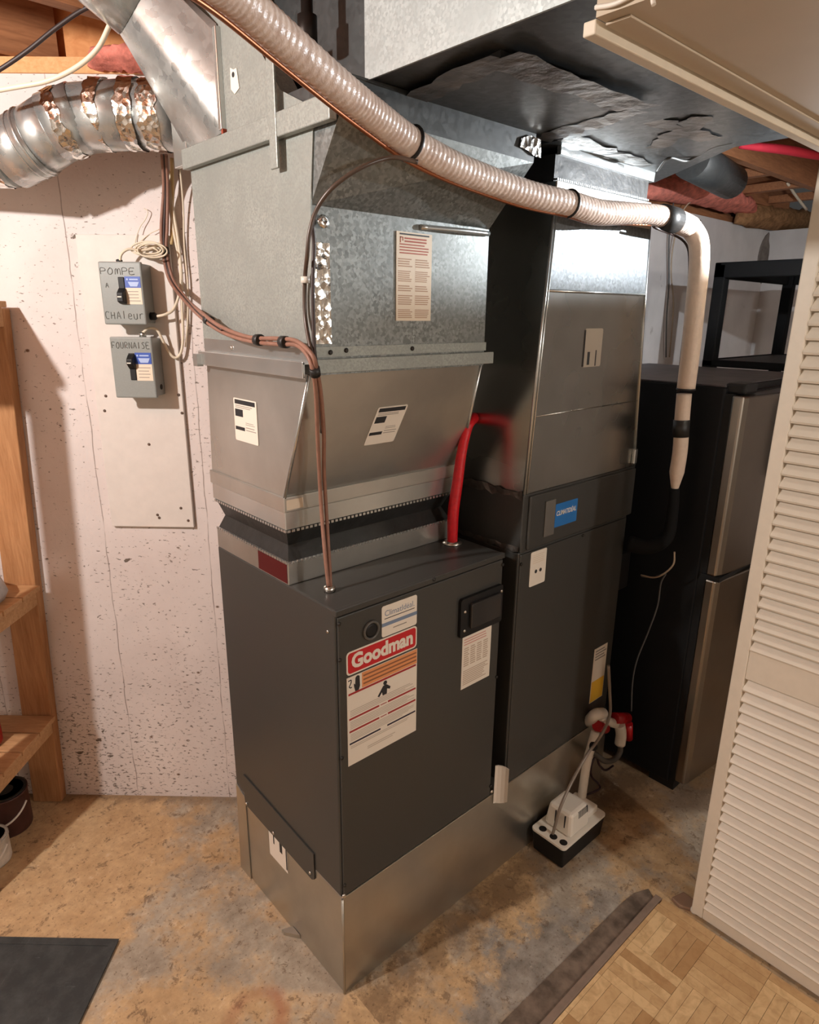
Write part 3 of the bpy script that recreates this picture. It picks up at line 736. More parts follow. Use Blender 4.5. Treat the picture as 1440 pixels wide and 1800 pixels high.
def band(a, b, r, jag=0.0):
    m = MB(); ax = (b-a).normalized(); e1 = ax.orthogonal().normalized(); e2 = ax.cross(e1); n = 40; L = (b-a).length; vs = []
    for k in range(4):
        for i in range(n):
            t = 2*math.pi*i/n
            off = (random.uniform(-jag, jag) if k in (0, 3) else 0)
            rr = r+(random.uniform(-0.0012, 0.0012) if jag else 0)
            vs.append(a+ax*(L*k/3+off)+(e1*math.cos(t)+e2*math.sin(t))*rr)
    m.add(vs, [(k*n+i, k*n+(i+1) % n, (k+1)*n+(i+1) % n, (k+1)*n+i) for k in range(3) for i in range(n)], True)
    return m
dxy = (pp[2]-pp[1]).normalized()
part('foil_tape_wrap', band(pp[1]-dxy*0.015, pp[1]+dxy*0.030, RD+0.003, 0.005), M_foil, rd)
part('foil_tape_wrap', band(pp[2]-dxy*0.022, pp[2]+dxy*0.016, RD+0.004, 0.004), M_foil, rd)
part('foil_tape_wrap', band(pp[3]-dxy*0.012, pp[3]+dxy*0.020, RD+0.004, 0.004), M_foil, rd)
d2 = (pp[5]-pp[4]).normalized(); d3 = (pp[7]-pp[6]).normalized()
part('foil_tape_wrap', band(pp[4]+d2*0.02, pp[4]+d2*0.05, RD+0.004, 0.006), M_foil, rd)
d4 = (pp[8]-pp[7]).normalized()
part('foil_tape_wrap', band(pp[7]+d4*0.012, pp[7]+d4*0.055, RD+0.003, 0.006), M_foil, rd)
m = MB(); m.ring(pp[6], d3, RD+0.001, 0.004, 32); m.ring(pp[6]+d3*0.018, d3, RD+0.001, 0.003, 32)
part('bead_ring', m, M_zband, rd)
part('takeoff_plate', MB().box((-0.016, 0.528, 2.078), (-0.004, 0.60, 2.24)), M_zband, rd, 0.002)

# ================================================================ TRUNK DUCTS
tk = thing('supply_trunk_duct', 'big rectangular galvanized trunk duct under the joists, running into the soffit', 'duct', (0.35, -0.5, 2.142))
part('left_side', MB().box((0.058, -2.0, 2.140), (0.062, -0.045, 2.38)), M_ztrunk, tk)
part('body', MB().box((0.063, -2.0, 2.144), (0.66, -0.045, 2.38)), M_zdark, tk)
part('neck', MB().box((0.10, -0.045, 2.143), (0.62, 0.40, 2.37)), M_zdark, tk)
P1 = [at(q[0], q[1], 'z', 2.134) for q in ((700, 188), (880, 100), (1125, 192), (950, 245))]
pn = part('access_pan', MB().prism(P1, (0, 0, 0.012)), M_zdark, tk)
def strip_poly(a, b, w, z, jag=0.01, n=12):
    d = (b-a); nn = Vector((-d.y, d.x, 0)).normalized()*w/2; m = MB(); up = []; dn = []
    for i in range(n+1):
        p = a.lerp(b, i/n); up.append(p+nn*(1+random.uniform(-jag, jag)/w*2)); dn.append(p-nn*(1+random.uniform(-jag, jag)/w*2))
    vs = [Vector((p.x, p.y, z+random.uniform(-0.0015, 0.001))) for p in up+dn]
    m.add(vs, [(i, i+1, n+2+i, n+1+i) for i in range(n)]); return m
M_dullfoil = plain('dull_foil_tape', hexc(104, 98, 92), 0.40, 0.7, 0.5, 0.35, 25, 0.8, 30)  # greyer, rougher foil than the wraps on the round duct
ZP = 2.1325
for a, b, w in ((0, 1, 0.055), (1, 2, 0.075), (2, 3, 0.06), (3, 0, 0.05)):
    part('tape_strip', strip_poly(P1[a], P1[b], w, ZP), M_dullfoil, pn)
rt = thing('return_trunk_duct', 'dark underside of the return trunk duct above the tall cabinet, with foil seams', 'duct', (1.1, 0.0, 2.15))
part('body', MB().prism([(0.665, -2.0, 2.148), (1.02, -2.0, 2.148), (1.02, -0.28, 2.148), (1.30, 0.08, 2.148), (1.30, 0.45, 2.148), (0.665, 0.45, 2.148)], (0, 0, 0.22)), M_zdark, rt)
for a, b, w in (((1120, 200), (1250, 246), 0.05), ((1000, 120), (1160, 205), 0.05), ((1150, 260), (1235, 205), 0.05), ((1000, 242), (1140, 292), 0.05), ((1140, 185), (1060, 130), 0.06)):
    part('tape_strip', strip_poly(at(*a, 'z', 2.146), at(*b, 'z', 2.146), w, 2.1455, 0.012), M_dullfoil, rt)
part('foil_patch', MB().prism([at(a, b, 'y', -0.055) for a, b in ((916, 243), (931, 238), (950, 246), (950, 278), (938, 274), (926, 264), (913, 258))], (0, -0.002, 0)), M_foil, sp)

# ================================================================ AIR HANDLER + RETURN PLENUM
RX0, RX1 = 0.637, 1.215
ah = thing('air_handler', 'tall dark grey cabinet with blue sticker standing right of the short furnace on the base', 'air handler', (0.92, 0, FB))
part('cabinet', MB().box((RX0, 0.004, FB), (RX1, 0.54, 1.104)), M_cab, ah, 0.004)
part('front_panel', MB().box((RX0+0.006, 0.0, FB+0.004), (RX1-0.006, 0.006, 1.098)), M_cab, ah, 0.003)
fcb = part('filter_cabinet', MB().box((RX0-0.002, -0.004, 1.107), (RX1+0.006, 0.54, 1.276)), M_cab, ah, 0.003)
fd = part('filter_door', MB().box((RX0+0.020, -0.012, 1.112), (RX1, -0.003, 1.270)), M_cab, ah, 0.004)
FA = lambda u, v, w=0.0: Vector((u, -0.012-w, v))
part('pull_handle', MB().box((0.725, -0.016, 1.137), (0.772, -0.012, 1.245)), plain('grey_plastic_pull', hexc(100, 96, 90), 0.5), fd, 0.002)
s = part('blue_sticker', rrect(FA, 0.776, 0.886, 1.155, 1.226, 0.003), M_blue, fd)
part('lettering', text('CLIMATIDÉAL', 0.020, FA, 0.831, 1.196, 0.0014, 0.098, 0.0004, 0.2), M_paper, s)
s = part('maker_sticker', rrect(FF, 0.690, 0.765, 0.986, 1.094, 0.005), M_paper, ah)
part('small_print', lines(FF, 0.700, 0.755, 1.055, 1.085, 5, 0.35), M_cream, s)
part('black_dots', MB().lathe(FF(0.718, 1.030, 0.001), FF(0, 0, 1), [(0.006, 0), (0.006, 0.0005)], 10).lathe(FF(0.740, 1.030, 0.001), FF(0, 0, 1), [(0.006, 0), (0.006, 0.0005)], 10), M_ink, s)
s = part('energy_sticker', rect(FF, 1.090, 1.172, 0.425, 0.640), M_paper, ah)
part('yellow_panel', rect(FF, 1.092, 1.170, 0.427, 0.510, 0.001, 0.0014), M_yellow, s)
part('small_print', lines(FF, 1.098, 1.166, 0.590, 0.634, 4, 0.45), M_grayink, s)
screws('panel_screw', [(x, 0.0, z) for x, z in ((0.647, 1.07), (0.647, 0.36), (1.205, 0.36), (0.95, 1.09))], (0, -1, 0), 0.005, M_darkscrew, ah)
FLr = lambda u, v, w=0.0: Vector((RX0-0.002-w, -u, v))
m = MB()
for z0, z1, jag in ((1.262, 1.285, 0.006), (1.108, 1.122, 0.004)):
    n = 14
    top = [FLr(-0.30+0.30*i/n, z1+random.uniform(-jag, jag), 0.002+random.uniform(0, 0.004)) for i in range(n+1)]
    bot = [FLr(-0.30+0.30*i/n, z0+random.uniform(-jag, jag), 0.002+random.uniform(0, 0.004)) for i in range(n+1)]
    m.add(top+bot, [(i, i+1, n+2+i, n+1+i) for i in range(n)])
part('torn_foil_tape', m, M_dullfoil, ah)
# junction box and black elbow on the right flank
part('side_box', MB().box((RX1, 0.01, 0.82), (RX1+0.07, 0.11, 0.96)), M_black, ah, 0.004)

rp = thing('return_plenum', 'tall tapered grey metal return duct on top of the right-hand cabinet, glaring patch at top', 'duct', (0.92, 0.0, 1.277))
bl = [(0.637, 0.0, 1.277), (1.218, 0.0, 1.277), (1.218, 0.5, 1.277), (0.637, 0.5, 1.277)]
zt_ = 2.066; tl = [(0.688, 0.0, zt_), (1.150, 0.0, zt_), (1.150, 0.5, zt_), (0.688, 0.5, zt_)]
part('body', MB().hexa(bl, tl), M_zret, rp)
def rx(z, side):
    k = (z-1.277)/(zt_-1.277)
    return (0.637+0.051*k) if side == 0 else (1.218-0.068*k)
part('upper_sheet', MB().prism([(rx(1.812, 0)+0.004, -0.0025, 1.812), (rx(1.812, 1)-0.002, -0.0025, 1.812), (rx(2.0, 1)-0.002, -0.0025, 2.0), (rx(2.0, 0)+0.004, -0.0025, 2.0)], (0, 0.0024, 0)), M_zlit, rp)
part('lit_top_strip', MB().prism([(rx(1.995, 0)+0.004, -0.004, 1.995), (rx(1.995, 1)-0.002, -0.004, 1.995), (1.150, -0.004, 2.062), (0.690, -0.004, 2.066)], (0, 0.003, 0)), plain('lit_cream_sheet', hexc(232, 214, 196), 0.4, 0.3), rp)  # cream tint puts the light on this top strip into the colour
part('cross_seam', MB().tube([(rx(1.81, 0)+0.004, -0.002, 1.811), (rx(1.81, 1)-0.004, -0.002, 1.813)], 0.003, 8, 0), M_zband, rp)
part('cross_seam', MB().tube([(rx(1.49, 0)+0.004, 0.001, 1.489), (rx(1.49, 1)-0.004, 0.001, 1.492)], 0.002, 8, 0), M_zret, rp)
for x0, x1, r in ((0.638, 0.689, 0.0045), (0.650, 0.700, 0.003)):
    part('hem_seam', MB().tube([(x0, -0.002, 1.277), (x1, -0.002, 2.05)], r, 8, 0), M_zband, rp)
part('hem_seam', MB().tube([(1.217, -0.001, 1.277), (1.150, -0.001, 2.05)], 0.004, 8, 0), M_zband, rp)
part('end_clip', MB().box((1.196, -0.012, 1.285), (1.214, 0.0, 1.335)), M_zband, rp, 0.003)
part('flexible_connector', MB().hexa([(0.695, 0.012, zt_), (1.143, 0.012, zt_), (1.143, 0.49, zt_), (0.695, 0.49, zt_)], [(0.700, 0.015, 2.130), (1.150, 0.015, 2.130), (1.150, 0.49, 2.130), (0.700, 0.49, 2.130)]), M_rubber, rp)
m = MB()
for i in range(52): m.box((0.70+0.445*i/52, 0.004, zt_+0.004), (0.70+0.445*(i+0.6)/52, 0.012, zt_+0.009))
part('crimped_hem', m, M_zband, rp)
part('top_collar', MB().prism([(0.706, 0.004, 2.128), (1.160, 0.004, 2.122), (1.163, 0.004, 2.148), (0.706, 0.004, 2.162)], (0, 0.012, 0)), M_zband, rp, 0.001)
s = part('spec_sticker', rrect(FF, 0.868, 0.958, 1.610, 1.716, 0.006, 0.0, 0.001), plain('grey_sticker', hexc(168, 156, 140), 0.4), rp)
part('black_bar', rect(FF, 0.867, 0.872, 1.612, 1.712, 0.001, 0.0014), M_ink, s)
part('black_bar', rect(FF, 0.888, 0.900, 1.616, 1.652, 0.001, 0.0014), M_ink, s)
part('black_bar', rect(FF, 0.928, 0.933, 1.612, 1.656, 0.001, 0.0014), M_ink, s)

# ================================================================ LINESET
ls = thing('insulated_suction_pipe', 'thick pale insulated refrigerant pipe slanting across and bending down beside the fridge', 'pipe', tuple(dep(720, 252, 1.2)))
main = [dep(330, -70, .75), dep(405, -12, .83), dep(500, 72, .94), dep(600, 158, 1.07), dep(660, 206, 1.15), dep(722, 252, 1.23), dep(790, 290, 1.31), dep(860, 318, 1.40), dep(930, 342, 1.485), at(1000, 358, 'y', -0.062)]
main2 = [main[9], at(1050, 373, 'y', -0.058), at(1100, 375, 'y', -0.058), at(1150, 378, 'y', -0.060), at(1185, 387, 'y', -0.062), at(1215, 400, 'y', -0.064)]
x_ = main2[5].x+0.012
drop = [main2[5], at(1228, 425, 'x', x_), at(1229, 470, 'x', x_), at(1222, 540, 'x', x_), at(1214, 620, 'x', x_), at(1206, 684, 'x', x_)]
low = [at(1203, 692, 'x', x_), at(1199, 740, 'x', x_), at(1196, 790, 'x', x_), at(1190, 830, 'x', x_), at(1186, 862, 'x', x_)]
def corr(path, r, name, mat, wav=0.0, sub=0):
    m = MB(); P = curve(path, 70 if wav else 8)
    def rr(t):
        return r(t)*(1+wav*math.sin(t*len(P)*0.82))
    m.tube(P, rr, 20, 0); return part(name, m, mat, ls)
corr(main, lambda t: 0.0262+0.006*t-0.0035*t*t, 'jacketed_pipe', M_insul, 0.016)
corr(main2, lambda t: 0.0285+0.001*t+0.002*math.sin(t*9), 'jacketed_pipe', M_insul, 0.018)
corr(drop, lambda t: 0.0300-0.0025*t, 'jacketed_pipe', M_foam, 0.0)
corr(low, lambda t: 0.0230 if t < 0.75 else 0.0230-0.013*(t-0.75)*4, 'foam_sleeve', M_foam, 0.0)
def tie(p, d, r, mat=M_tape, w=0.0035, nm='cable_tie'):
    m = MB(); m.ring(p, d, r, w, 24)
    return part(nm, m, mat, ls)
tie(main[5], main[6]-main[4], 0.0305)
tie(main[9], main2[1]-main[8], 0.0300)
tie(main2[5], Vector((1, 0, -0.7)), 0.0300, w=0.002)
tie(drop[5], Vector((0, 0, 1)), 0.0265, w=0.003)
m = MB(); m.tube([main2[3]+(main2[4]-main2[3])*0.35, main2[4]+(main2[5]-main2[4])*0.05], 0.0345, 22, 0)
part('tape_wrap', m, M_tape, ls)
m = MB(); m.tube([at(1198.5, 738, 'x', x_), at(1196.8, 768, 'x', x_)], 0.0255, 20, 0); part('tape_wrap', m, M_tape, ls)
m = MB(); m.tube([at(1186, 858, 'x', x_), at(1182, 900, 'x', x_), at(1172, 945, 'x', x_), at(1140, 962, 'x', 1.24), at(1105, 955, 'x', 1.215)], lambda t: 0.016+0.012*t, 16)
part('black_foam_elbow', m, plain('black_foam', (0.008, 0.008, 0.008), 0.85, 0, 0.15), ls)
# liquid line under it
off = lambda P, dz, dy=0.0: [p-UP*dz-RT*dz*0.35 for p in P]
lq = MB(); lq.tube(off(main, 0.031)[:6]+off(main, 0.029)[6:]+off(main2, 0.028)[1:4], 0.0038, 10)
solo('copper_liquid_line', lq, M_copper, 'thin bare copper tube running along the underside of the thick insulated pipe', 'pipe', tuple(main[4]))
lb = MB(); lb.tube([main2[3]-UP*0.034, at(1203, 425, 'x', x_), at(1212, 470, 'x', x_), at(1205, 560, 'x', x_), at(1196, 640, 'x', x_), at(1192, 690, 'x', x_)], 0.0035, 8)
solo('black_control_wire', lb, M_darkwire, 'thin dark wire hugging the left side of the descending pale pipe', 'wire', tuple(at(1212, 470, 'x', x_)))

# thin tube arcing off the pipe to the plenum corner and the cable run down to the furnace
arc = MB(); arc.tube([dep(735, 285, 1.20), dep(690, 277, 1.20), at(640, 292, 'y', -0.05), at(590, 325, 'y', -0.02), at(560, 362, 'y', 0.01), at(545, 405, 'y', 0.02), at(540, 450, 'y', 0.03), at(536, 495, 'x', -0.012), at(537, 560, 'x', -0.012), at(548, 620, 'x', -0.022), at(556, 650, 'y', 0.02), at(560, 680, 'y', 0.04), at(566, 760, 'y', 0.09)], 0.0042, 10)
ac = solo('thermostat_tube', arc, plain('dark_bronze_cable', hexc(78, 62, 52), 0.35), 'dark cable arcing from the slanting pipe down the corner of the spangled duct', 'cable', tuple(at(590, 325, 'y', -0.02)))
part('white_clip', MB().lathe(at(537, 492, 'x', -0.014), (0, 0, 1), [(0.009, -0.006), (0.009, 0.006)], 10), M_pvc, ac)
a2_ = MB(); a2_.tube([at(549, 395, 'y', 0.03), at(552, 430, 'y', 0.035), at(550, 500, 'y', 0.035), at(551, 560, 'y', 0.035), at(553, 620, 'y', 0.03), at(560, 660, 'y', 0.015)], 0.004, 8)
solo('corner_cable', a2_, M_darkwire, 'short dark cable lying beside the foil-taped corner of the spangled duct', 'cable', tuple(at(550, 500, 'y', 0.035)))
cc = thing('control_cable', 'brown twin control cable looping from the wall across the plenum down to the furnace top', 'cable', tuple(at(553, 625, 'x', -0.03)))
def crun(o):
    return [wpx(288+o, 272, .10), wpx(291+o, 330, .05), wpx(288+o*1.5, 400, .035), wpx(289+o, 440, .03), wpx(300+o, 490, .03), wpx(325+o, 526, .12),
            at(356+o*.3, 556-o, 'x', -0.030), at(392, 581-o*1.2, 'x', -0.030), at(440, 597-o, 'x', -0.030), at(490, 601-o*1.4, 'x', -0.030), at(522, 604-o, 'x', -0.030), at(545+o, 626-o*.4, 'x', -0.034),
            at(553+o, 652, 'y', 0.015), at(559+o*1.2, 690, 'y', 0.035), at(563+o*1.6, 760, 'y', 0.075), at(565+o*1.2, 830, 'y', 0.11), at(569+o*1.2, 900, 'y', 0.125), at(574+o, 970, 'y', 0.11), at(579+o*.6, 1030, 'y', 0.10)]
part('strand', MB().tube(crun(-3), 0.0046, 10, 8), M_brownwire, cc)
part('strand', MB().tube(crun(4), 0.0046, 10, 8), M_brownwire, cc)
part('strand', MB().tube(crun(0.5)[:8], 0.004, 8, 8), M_darkwire, cc)
P0 = crun(0.5)
for i, j in ((3, 4), (6, 7), (8, 9), (9, 10), (12, 13)):
    a = P0[i].lerp(P0[j], 0.0 if i in (3, 12) else 0.3); d = (P0[j]-P0[i]).normalized()
    part('tape_band', MB().tube([a-d*0.007, a+d*0.010], 0.0125 if i < 12 else 0.011, 12, 0), M_tape, cc)

# red flexible conduit
rf = MB(); rf.tube([(0.518, 0.15, FT+0.006), at(797, 900, 'y', 0.15), at(804, 850, 'y', 0.15), at(811, 800, 'y', 0.15), at(819, 762, 'y', 0.15), at(826, 742, 'y', 0.16), at(838, 732, 'y', 0.25), at(842, 731, 'y', 0.42)], lambda t: 0.0148+0.0012*math.sin(t*9), 14, 8)
solo('red_flex_conduit', rf, M_redflex, 'bright red flexible conduit rising from furnace top between the two ducts', 'conduit', (0.518, 0.15, FT))

# ================================================================ LEFT WALL: backer board, disconnects, wires
bd = thing('backer_board', 'white painted plywood board screwed to the wall behind the grey switch boxes', 'board', tuple(WL(-0.68, 1.07, 0.0)), ang)
part('panel', MB().box((-0.822, 1.072, 0.001), (-0.552, 1.96, 0.014), WL), M_board, bd, 0.002)
rusty = plain('rusty_screw', hexc(96, 76, 64), 0.6)
for px, py in ((186, 696), (184, 722), (320, 726), (331, 915), (280, 910), (314, 694), (277, 905), (262, 781), (318, 893)):
    p = wpx(px, py, .0142); part('screw_head', MB().lathe(p, WN, [(0.0045, 0), (0.0045, 0.0012), (0.002, 0.0018)], 10), rusty, bd)
def disconnect(name, label, s0, s1, z0, z1, flip, grp):
    o = thing(name, label, 'switch box', tuple(WL((s0+s1)/2, z0, 0.014)), ang, grp)
    D = 0.09
    part('housing', MB().box((s0+0.006, z0+0.004, 0.0142), (s1-0.002, z1-0.004, D-0.012), WL), M_boxgray, o, 0.003)
    part('cover', MB().box((s0, z0, D-0.014), (s1, z1, D), WL), M_boxgray, o, 0.004)
    W = s1-s0; H = z1-z0
    if flip: a0, a1, b0, b1 = 0.44, 0.58, 0.34, 0.76
    else: a0, a1, b0, b1 = 0.42, 0.56, 0.30, 0.74
    part('switch_slot', MB().box((s0+a0*W, z0+b0*H, D), (s0+a1*W, z0+b1*H, D+0.003), WL), M_black, o, 0.002)
    tg = MB(); zc = z0+(0.46 if flip else 0.60)*H
    tg.hexa([WL(s0+a0*W-0.001, zc-0.022, D+0.003), WL(s0+a1*W+0.003, zc-0.022, D+0.003), WL(s0+a1*W+0.003, zc+0.022, D+0.003), WL(s0+a0*W-0.001, zc+0.022, D+0.003)],
            [WL(s0+a0*W, zc-0.010-(0.006 if flip else -0.004), D+0.022), WL(s0+a1*W, zc-0.010-(0.006 if flip else -0.004), D+0.022), WL(s0+a1*W, zc+0.008, D+0.022), WL(s0+a0*W, zc+0.008, D+0.022)])
    t = part('toggle', tg, M_black, o, 0.002)
    part('white_mark', MB().box((s0+a0*W+0.002, zc-0.004, D+0.0221), (s0+a1*W-0.004, zc-0.001, D+0.0226), WL), M_paper, t)
    s = part('label', rect(WL, s0+(a1+0.01)*W, s0+0.955*W, z0+(b0-0.01)*H, z0+(b1+0.01)*H, D, D+0.0008), M_cream, o)
    zb = z0+(b0+(b1-b0)*0.60)*H
    part('blue_field', rect(WL, s0+(a1+0.01)*W, s0+0.955*W, zb, z0+(b1+0.01)*H, D+0.0008, D+0.0012), M_dblue, s)
    m = MB(); hh = z0+(b1+0.01)*H-zb
    m.box((s0+(a1+0.12)*W, zb+hh*0.68, D+0.0012), (s0+0.90*W, zb+hh*0.80, D+0.0016), WL)
    m.lathe(WL(s0+(a1+0.07)*W, zb+hh*0.74, D+0.0012), WN, [(0.0028, 0), (0.0028, 0.0004)], 10)
    m.prism([WL(s0+(a1+0.08)*W, zb+hh*0.52, D+0.0012), WL(s0+0.92*W, zb+hh*0.52, D+0.0012), WL(s0+0.87*W, zb+hh*0.12, D+0.0012), WL(s0+(a1+0.13)*W, zb+hh*0.12, D+0.0012)], WN*0.0004)
    part('white_print', m, plain('pale_blue_print', hexc(170, 188, 226), 0.5), s)
    part('small_print', lines(WL, s0+(a1+0.06)*W, s0+0.92*W, z0+(b0+0.02)*H, zb-0.006, 4, 0.22, D+0.0008), M_grayink, s)
    return o, D, W, H
pen = plain('marker_pen', hexc(96, 96, 90), 0.7)
o1, D, W, H = disconnect('disconnect_switch_box', 'upper grey switch box on the white board, hand-lettered POMPE A CHALEUR', -0.732, -0.610, 1.711, 1.882, True, 'grey switch boxes on the white board')
# marker lettering in strokes, (u,v) of a unit cell
GL = {'P': [[(0, 0), (0, 1), (.7, .95), (.75, .6), (0, .5)]], 'O': [[(.4, 1), (0, .6), (.1, .1), (.5, 0), (.8, .4), (.7, .9), (.4, 1)]], 'M': [[(0, 0), (.1, 1), (.45, .45), (.8, 1), (.9, 0)]],
      'm': [[(0, 0), (.05, .75), (.3, .8), (.4, .1), (.5, .75), (.8, .8), (.9, 0)]], 'E': [[(.8, 1), (0, 1), (0, 0), (.8, 0)], [(0, .5), (.6, .5)]], 'A': [[(0, 0), (.4, 1), (.8, 0)], [(.15, .4), (.65, .4)]],
      'C': [[(.8, .95), (.2, 1), (0, .55), (.2, .05), (.7, 0)]], 'H': [[(0, 0), (0, 1)], [(.7, 1), (.7, 0)], [(0, .5), (.7, .5)]], 'l': [[(.3, 1.15), (.3, 0)]], 'e': [[(0, .4), (.7, .45), (.6, .75), (.15, .7), (.05, .2), (.3, 0), (.75, .1)]],
      'u': [[(0, .75), (.05, .15), (.35, 0), (.65, .15), (.7, .75), (.72, 0)]], 'r': [[(.1, 0), (.1, .75)], [(.1, .5), (.4, .75), (.75, .7)]], 'F': [[(.8, 1), (0, 1), (0, 0)], [(0, .5), (.6, .5)]], 'U': [[(0, 1), (.05, .15), (.4, 0), (.7, .2), (.75, 1)]],
      'R': [[(0, 0), (0, 1), (.65, .95), (.65, .6), (0, .5), (.75, 0)]], 'N': [[(0, 0), (0, 1), (.75, 0), (.75, 1)]], 'I': [[(.3, 1), (.3, 0)]], 'S': [[(.75, .9), (.3, 1), (.1, .75), (.6, .4), (.5, .05), (0, .05)]], ' ': []}
def marker(sx, u0, v0, cw, ch, D, r=0.0010):
    m = MB()
    for i, c in enumerate(sx):
        for st in GL[c]:
            m.tube([WL(u0+(i+0.82*x)*cw, v0+y*ch+random.uniform(-.0008, .0008), D+0.0004) for x, y in st], r, 5, 3)
    return m
mk = marker('POmPE', -0.726, 1.848, 0.0205, 0.017, D); q = marker('A', -0.716, 1.812, 0.012, 0.013, D); mk.add(q.v, q.f); q = marker('CHAleur', -0.726, 1.727, 0.0163, 0.019, D); mk.add(q.v, q.f)
part('marker_lettering', mk, pen, o1)
part('cable_clamp', MB().lathe(wpx(210, 461, .06), (0, 0, 1), [(0.009, -0.004), (0.009, 0.006), (0.006, 0.008)], 14), M_black, o1)
part('cable_clamp', MB().lathe(WL(-0.612, 1.735, .05), WD, [(0.011, 0), (0.011, 0.014), (0.007, 0.018)], 14), M_black, o1)
o2, D, W, H = disconnect('disconnect_switch_box', 'lower grey switch box on the white board, hand-lettered FOURNAISE', -0.724, -0.601, 1.501, 1.677, False, 'grey switch boxes on the white board')
part('marker_lettering', marker('FOURNAISE', -0.718, 1.645, 0.0125, 0.017, D), pen, o2)
part('cable_clamp', MB().lathe(wpx(251, 590, .05), (0, 0, 1), [(0.010, -0.006), (0.010, 0.006), (0.007, 0.010)], 14), M_screw, o2)
part('knockout', MB().lathe(WL(-0.603, 1.53, .045), WD, [(0.008, 0), (0.008, 0.002)], 12), M_black, o2)
GROUPS = {'power_cable': 'white cables around the switch boxes', 'ceiling_cable': 'cables under the joists at top left', 'hanging_wire': 'thin wires on the far white wall'}
def wire(name, label, pts, r, mat, cat='cable'):
    m = MB(); m.tube(pts, r, 8, 6); return solo(name, m, mat, label, cat, tuple(pts[0]), group=GROUPS.get(name))
wire('power_cable', 'white power cable entering the top of the upper grey switch box', [wpx(211, 458, .065), wpx(214, 446, .065), wpx(226, 438, .06), wpx(245, 440, .05), wpx(265, 437, .04), wpx(283, 425, .03), wpx(291, 395, .02), wpx(294, 330, .02), wpx(292, 276, .05)], 0.004, M_whitewire)
m = MB()
for k in range(6):
    c = wpx(264+random.uniform(-6, 6), 440+random.uniform(-5, 5), .03+.006*k); pts = []
    rx_, rz_ = 0.036+random.uniform(-.012, .012), 0.016+random.uniform(-.005, .006); ph = random.uniform(0, 6)
    for i in range(14):
        a = ph+2*math.pi*i/14; pts.append(c+WD*rx_*math.cos(a)+Vector((0, 0, rz_*math.sin(a)))+WN*0.004*math.sin(2*a))
    m.tube(pts, 0.0024, 6, 3, True)
m.tube([wpx(238, 445, .03), wpx(238, 425, .02), wpx(246, 400, .015), wpx(256, 385, .012), wpx(260, 372, .012), wpx(253, 366, .012)], 0.0012, 6)
m.tube([wpx(242, 445, .03), wpx(245, 428, .02), wpx(262, 412, .015), wpx(280, 403, .012)], 0.0012, 6)
solo('wire_coil', m, M_whitewire, 'tangled coil of white wire on top of the upper grey switch box', 'wire', tuple(wpx(264, 442, .03)))
wire('power_cable', 'white cable leaving the right side of the upper grey switch box and rising', [wpx(276, 556, .05), wpx(290, 553, .05), wpx(304, 545, .04), wpx(313, 525, .025), wpx(318, 500, .02), wpx(316, 460, .018), wpx(308, 420, .02), wpx(300, 370, .025), wpx(296, 300, .04)], 0.0042, M_whitewire)
wire('power_cable', 'white cable sagging from the top of the lower grey switch box', [wpx(251, 585, .05), wpx(262, 577, .05), wpx(276, 580, .045), wpx(285, 596, .04), wpx(296, 618, .03), wpx(308, 629, .025), wpx(318, 620, .02), wpx(322, 590, .018), wpx(320, 540, .018), wpx(319, 480, .018), wpx(313, 420, .02), wpx(303, 360, .025), wpx(298, 300, .04)], 0.0042, M_whitewire)
wire('power_cable', 'yellowed cable hanging straight down beside the brown cables under the duct', [wpx(302, 278, .06), wpx(303, 330, .03), wpx(302, 400, .02), wpx(301, 430, .02)], 0.005, plain('yellowed_cable', hexc(214, 186, 132), 0.5))
wire('power_cable', 'white cable hanging by the wall edge, its loop ending below the lower box', [wpx(316, 290, .05), wpx(322, 360, .02), wpx(324, 430, .012), wpx(330, 500, .012), wpx(330, 560, .012), wpx(326, 610, .012)], 0.0026, M_whitewire)
wire('ceiling_cable', 'pale cable drooping from the boot to the left edge in front of joists', [wpx(215, 10, .36), wpx(195, 40, .36), wpx(172, 85, .36), wpx(135, 118, .36), wpx(85, 142, .36), wpx(30, 153, .36), wpx(-40, 165, .36)], 0.0055, M_whitewire)
wire('ceiling_cable', 'dark cable crossing the brown joist at the top left corner', [wpx(190, 5, .30), wpx(150, 15, .30), wpx(100, 48, .30), wpx(50, 88, .30), wpx(0, 122, .30), wpx(-50, 150, .30)], 0.005, M_darkwire)

# insulation scraps over the walls
def fluff(name, label, p0, p1, p2, p3, depth_vec, mat, amp=0.02, n=14, m_=6):
    mb = MB(); vs = []
    for layer in (0, 1):
        for i in range(n+1):
            for j in range(m_+1):
                a = p0.lerp(p1, i/n); b = p3.lerp(p2, i/n); p = a.lerp(b, j/m_)
                edge = min(i, n-i, j, m_-j)
                bulge = Vector(depth_vec)*(min(1.0, 0.25+edge*0.45) if layer else 0)
                vs.append(p+bulge+Vector((random.uniform(-amp, amp), random.uniform(-amp, amp), random.uniform(-amp, amp)))*(0.6))
    k = (n+1)*(m_+1); fs = []
    for layer in (0, 1):
        for i in range(n):
            for j in range(m_):
                q = layer*k+i*(m_+1)+j; fs.append((q, q+1, q+m_+2, q+m_+1))
    rim = [i*(m_+1) for i in range(n+1)]+[n*(m_+1)+j for j in range(1, m_+1)]+[i*(m_+1)+m_ for i in range(n-1, -1, -1)]+[j for j in range(m_-1, 0, -1)]
    for a, b in zip(rim, rim[1:]+rim[:1]): fs.append((a, b, k+b, k+a))
    mb.add(vs, fs, True)
    return solo(name, mb, mat, label, 'insulation', tuple(p0), group='insulation over the wall tops')
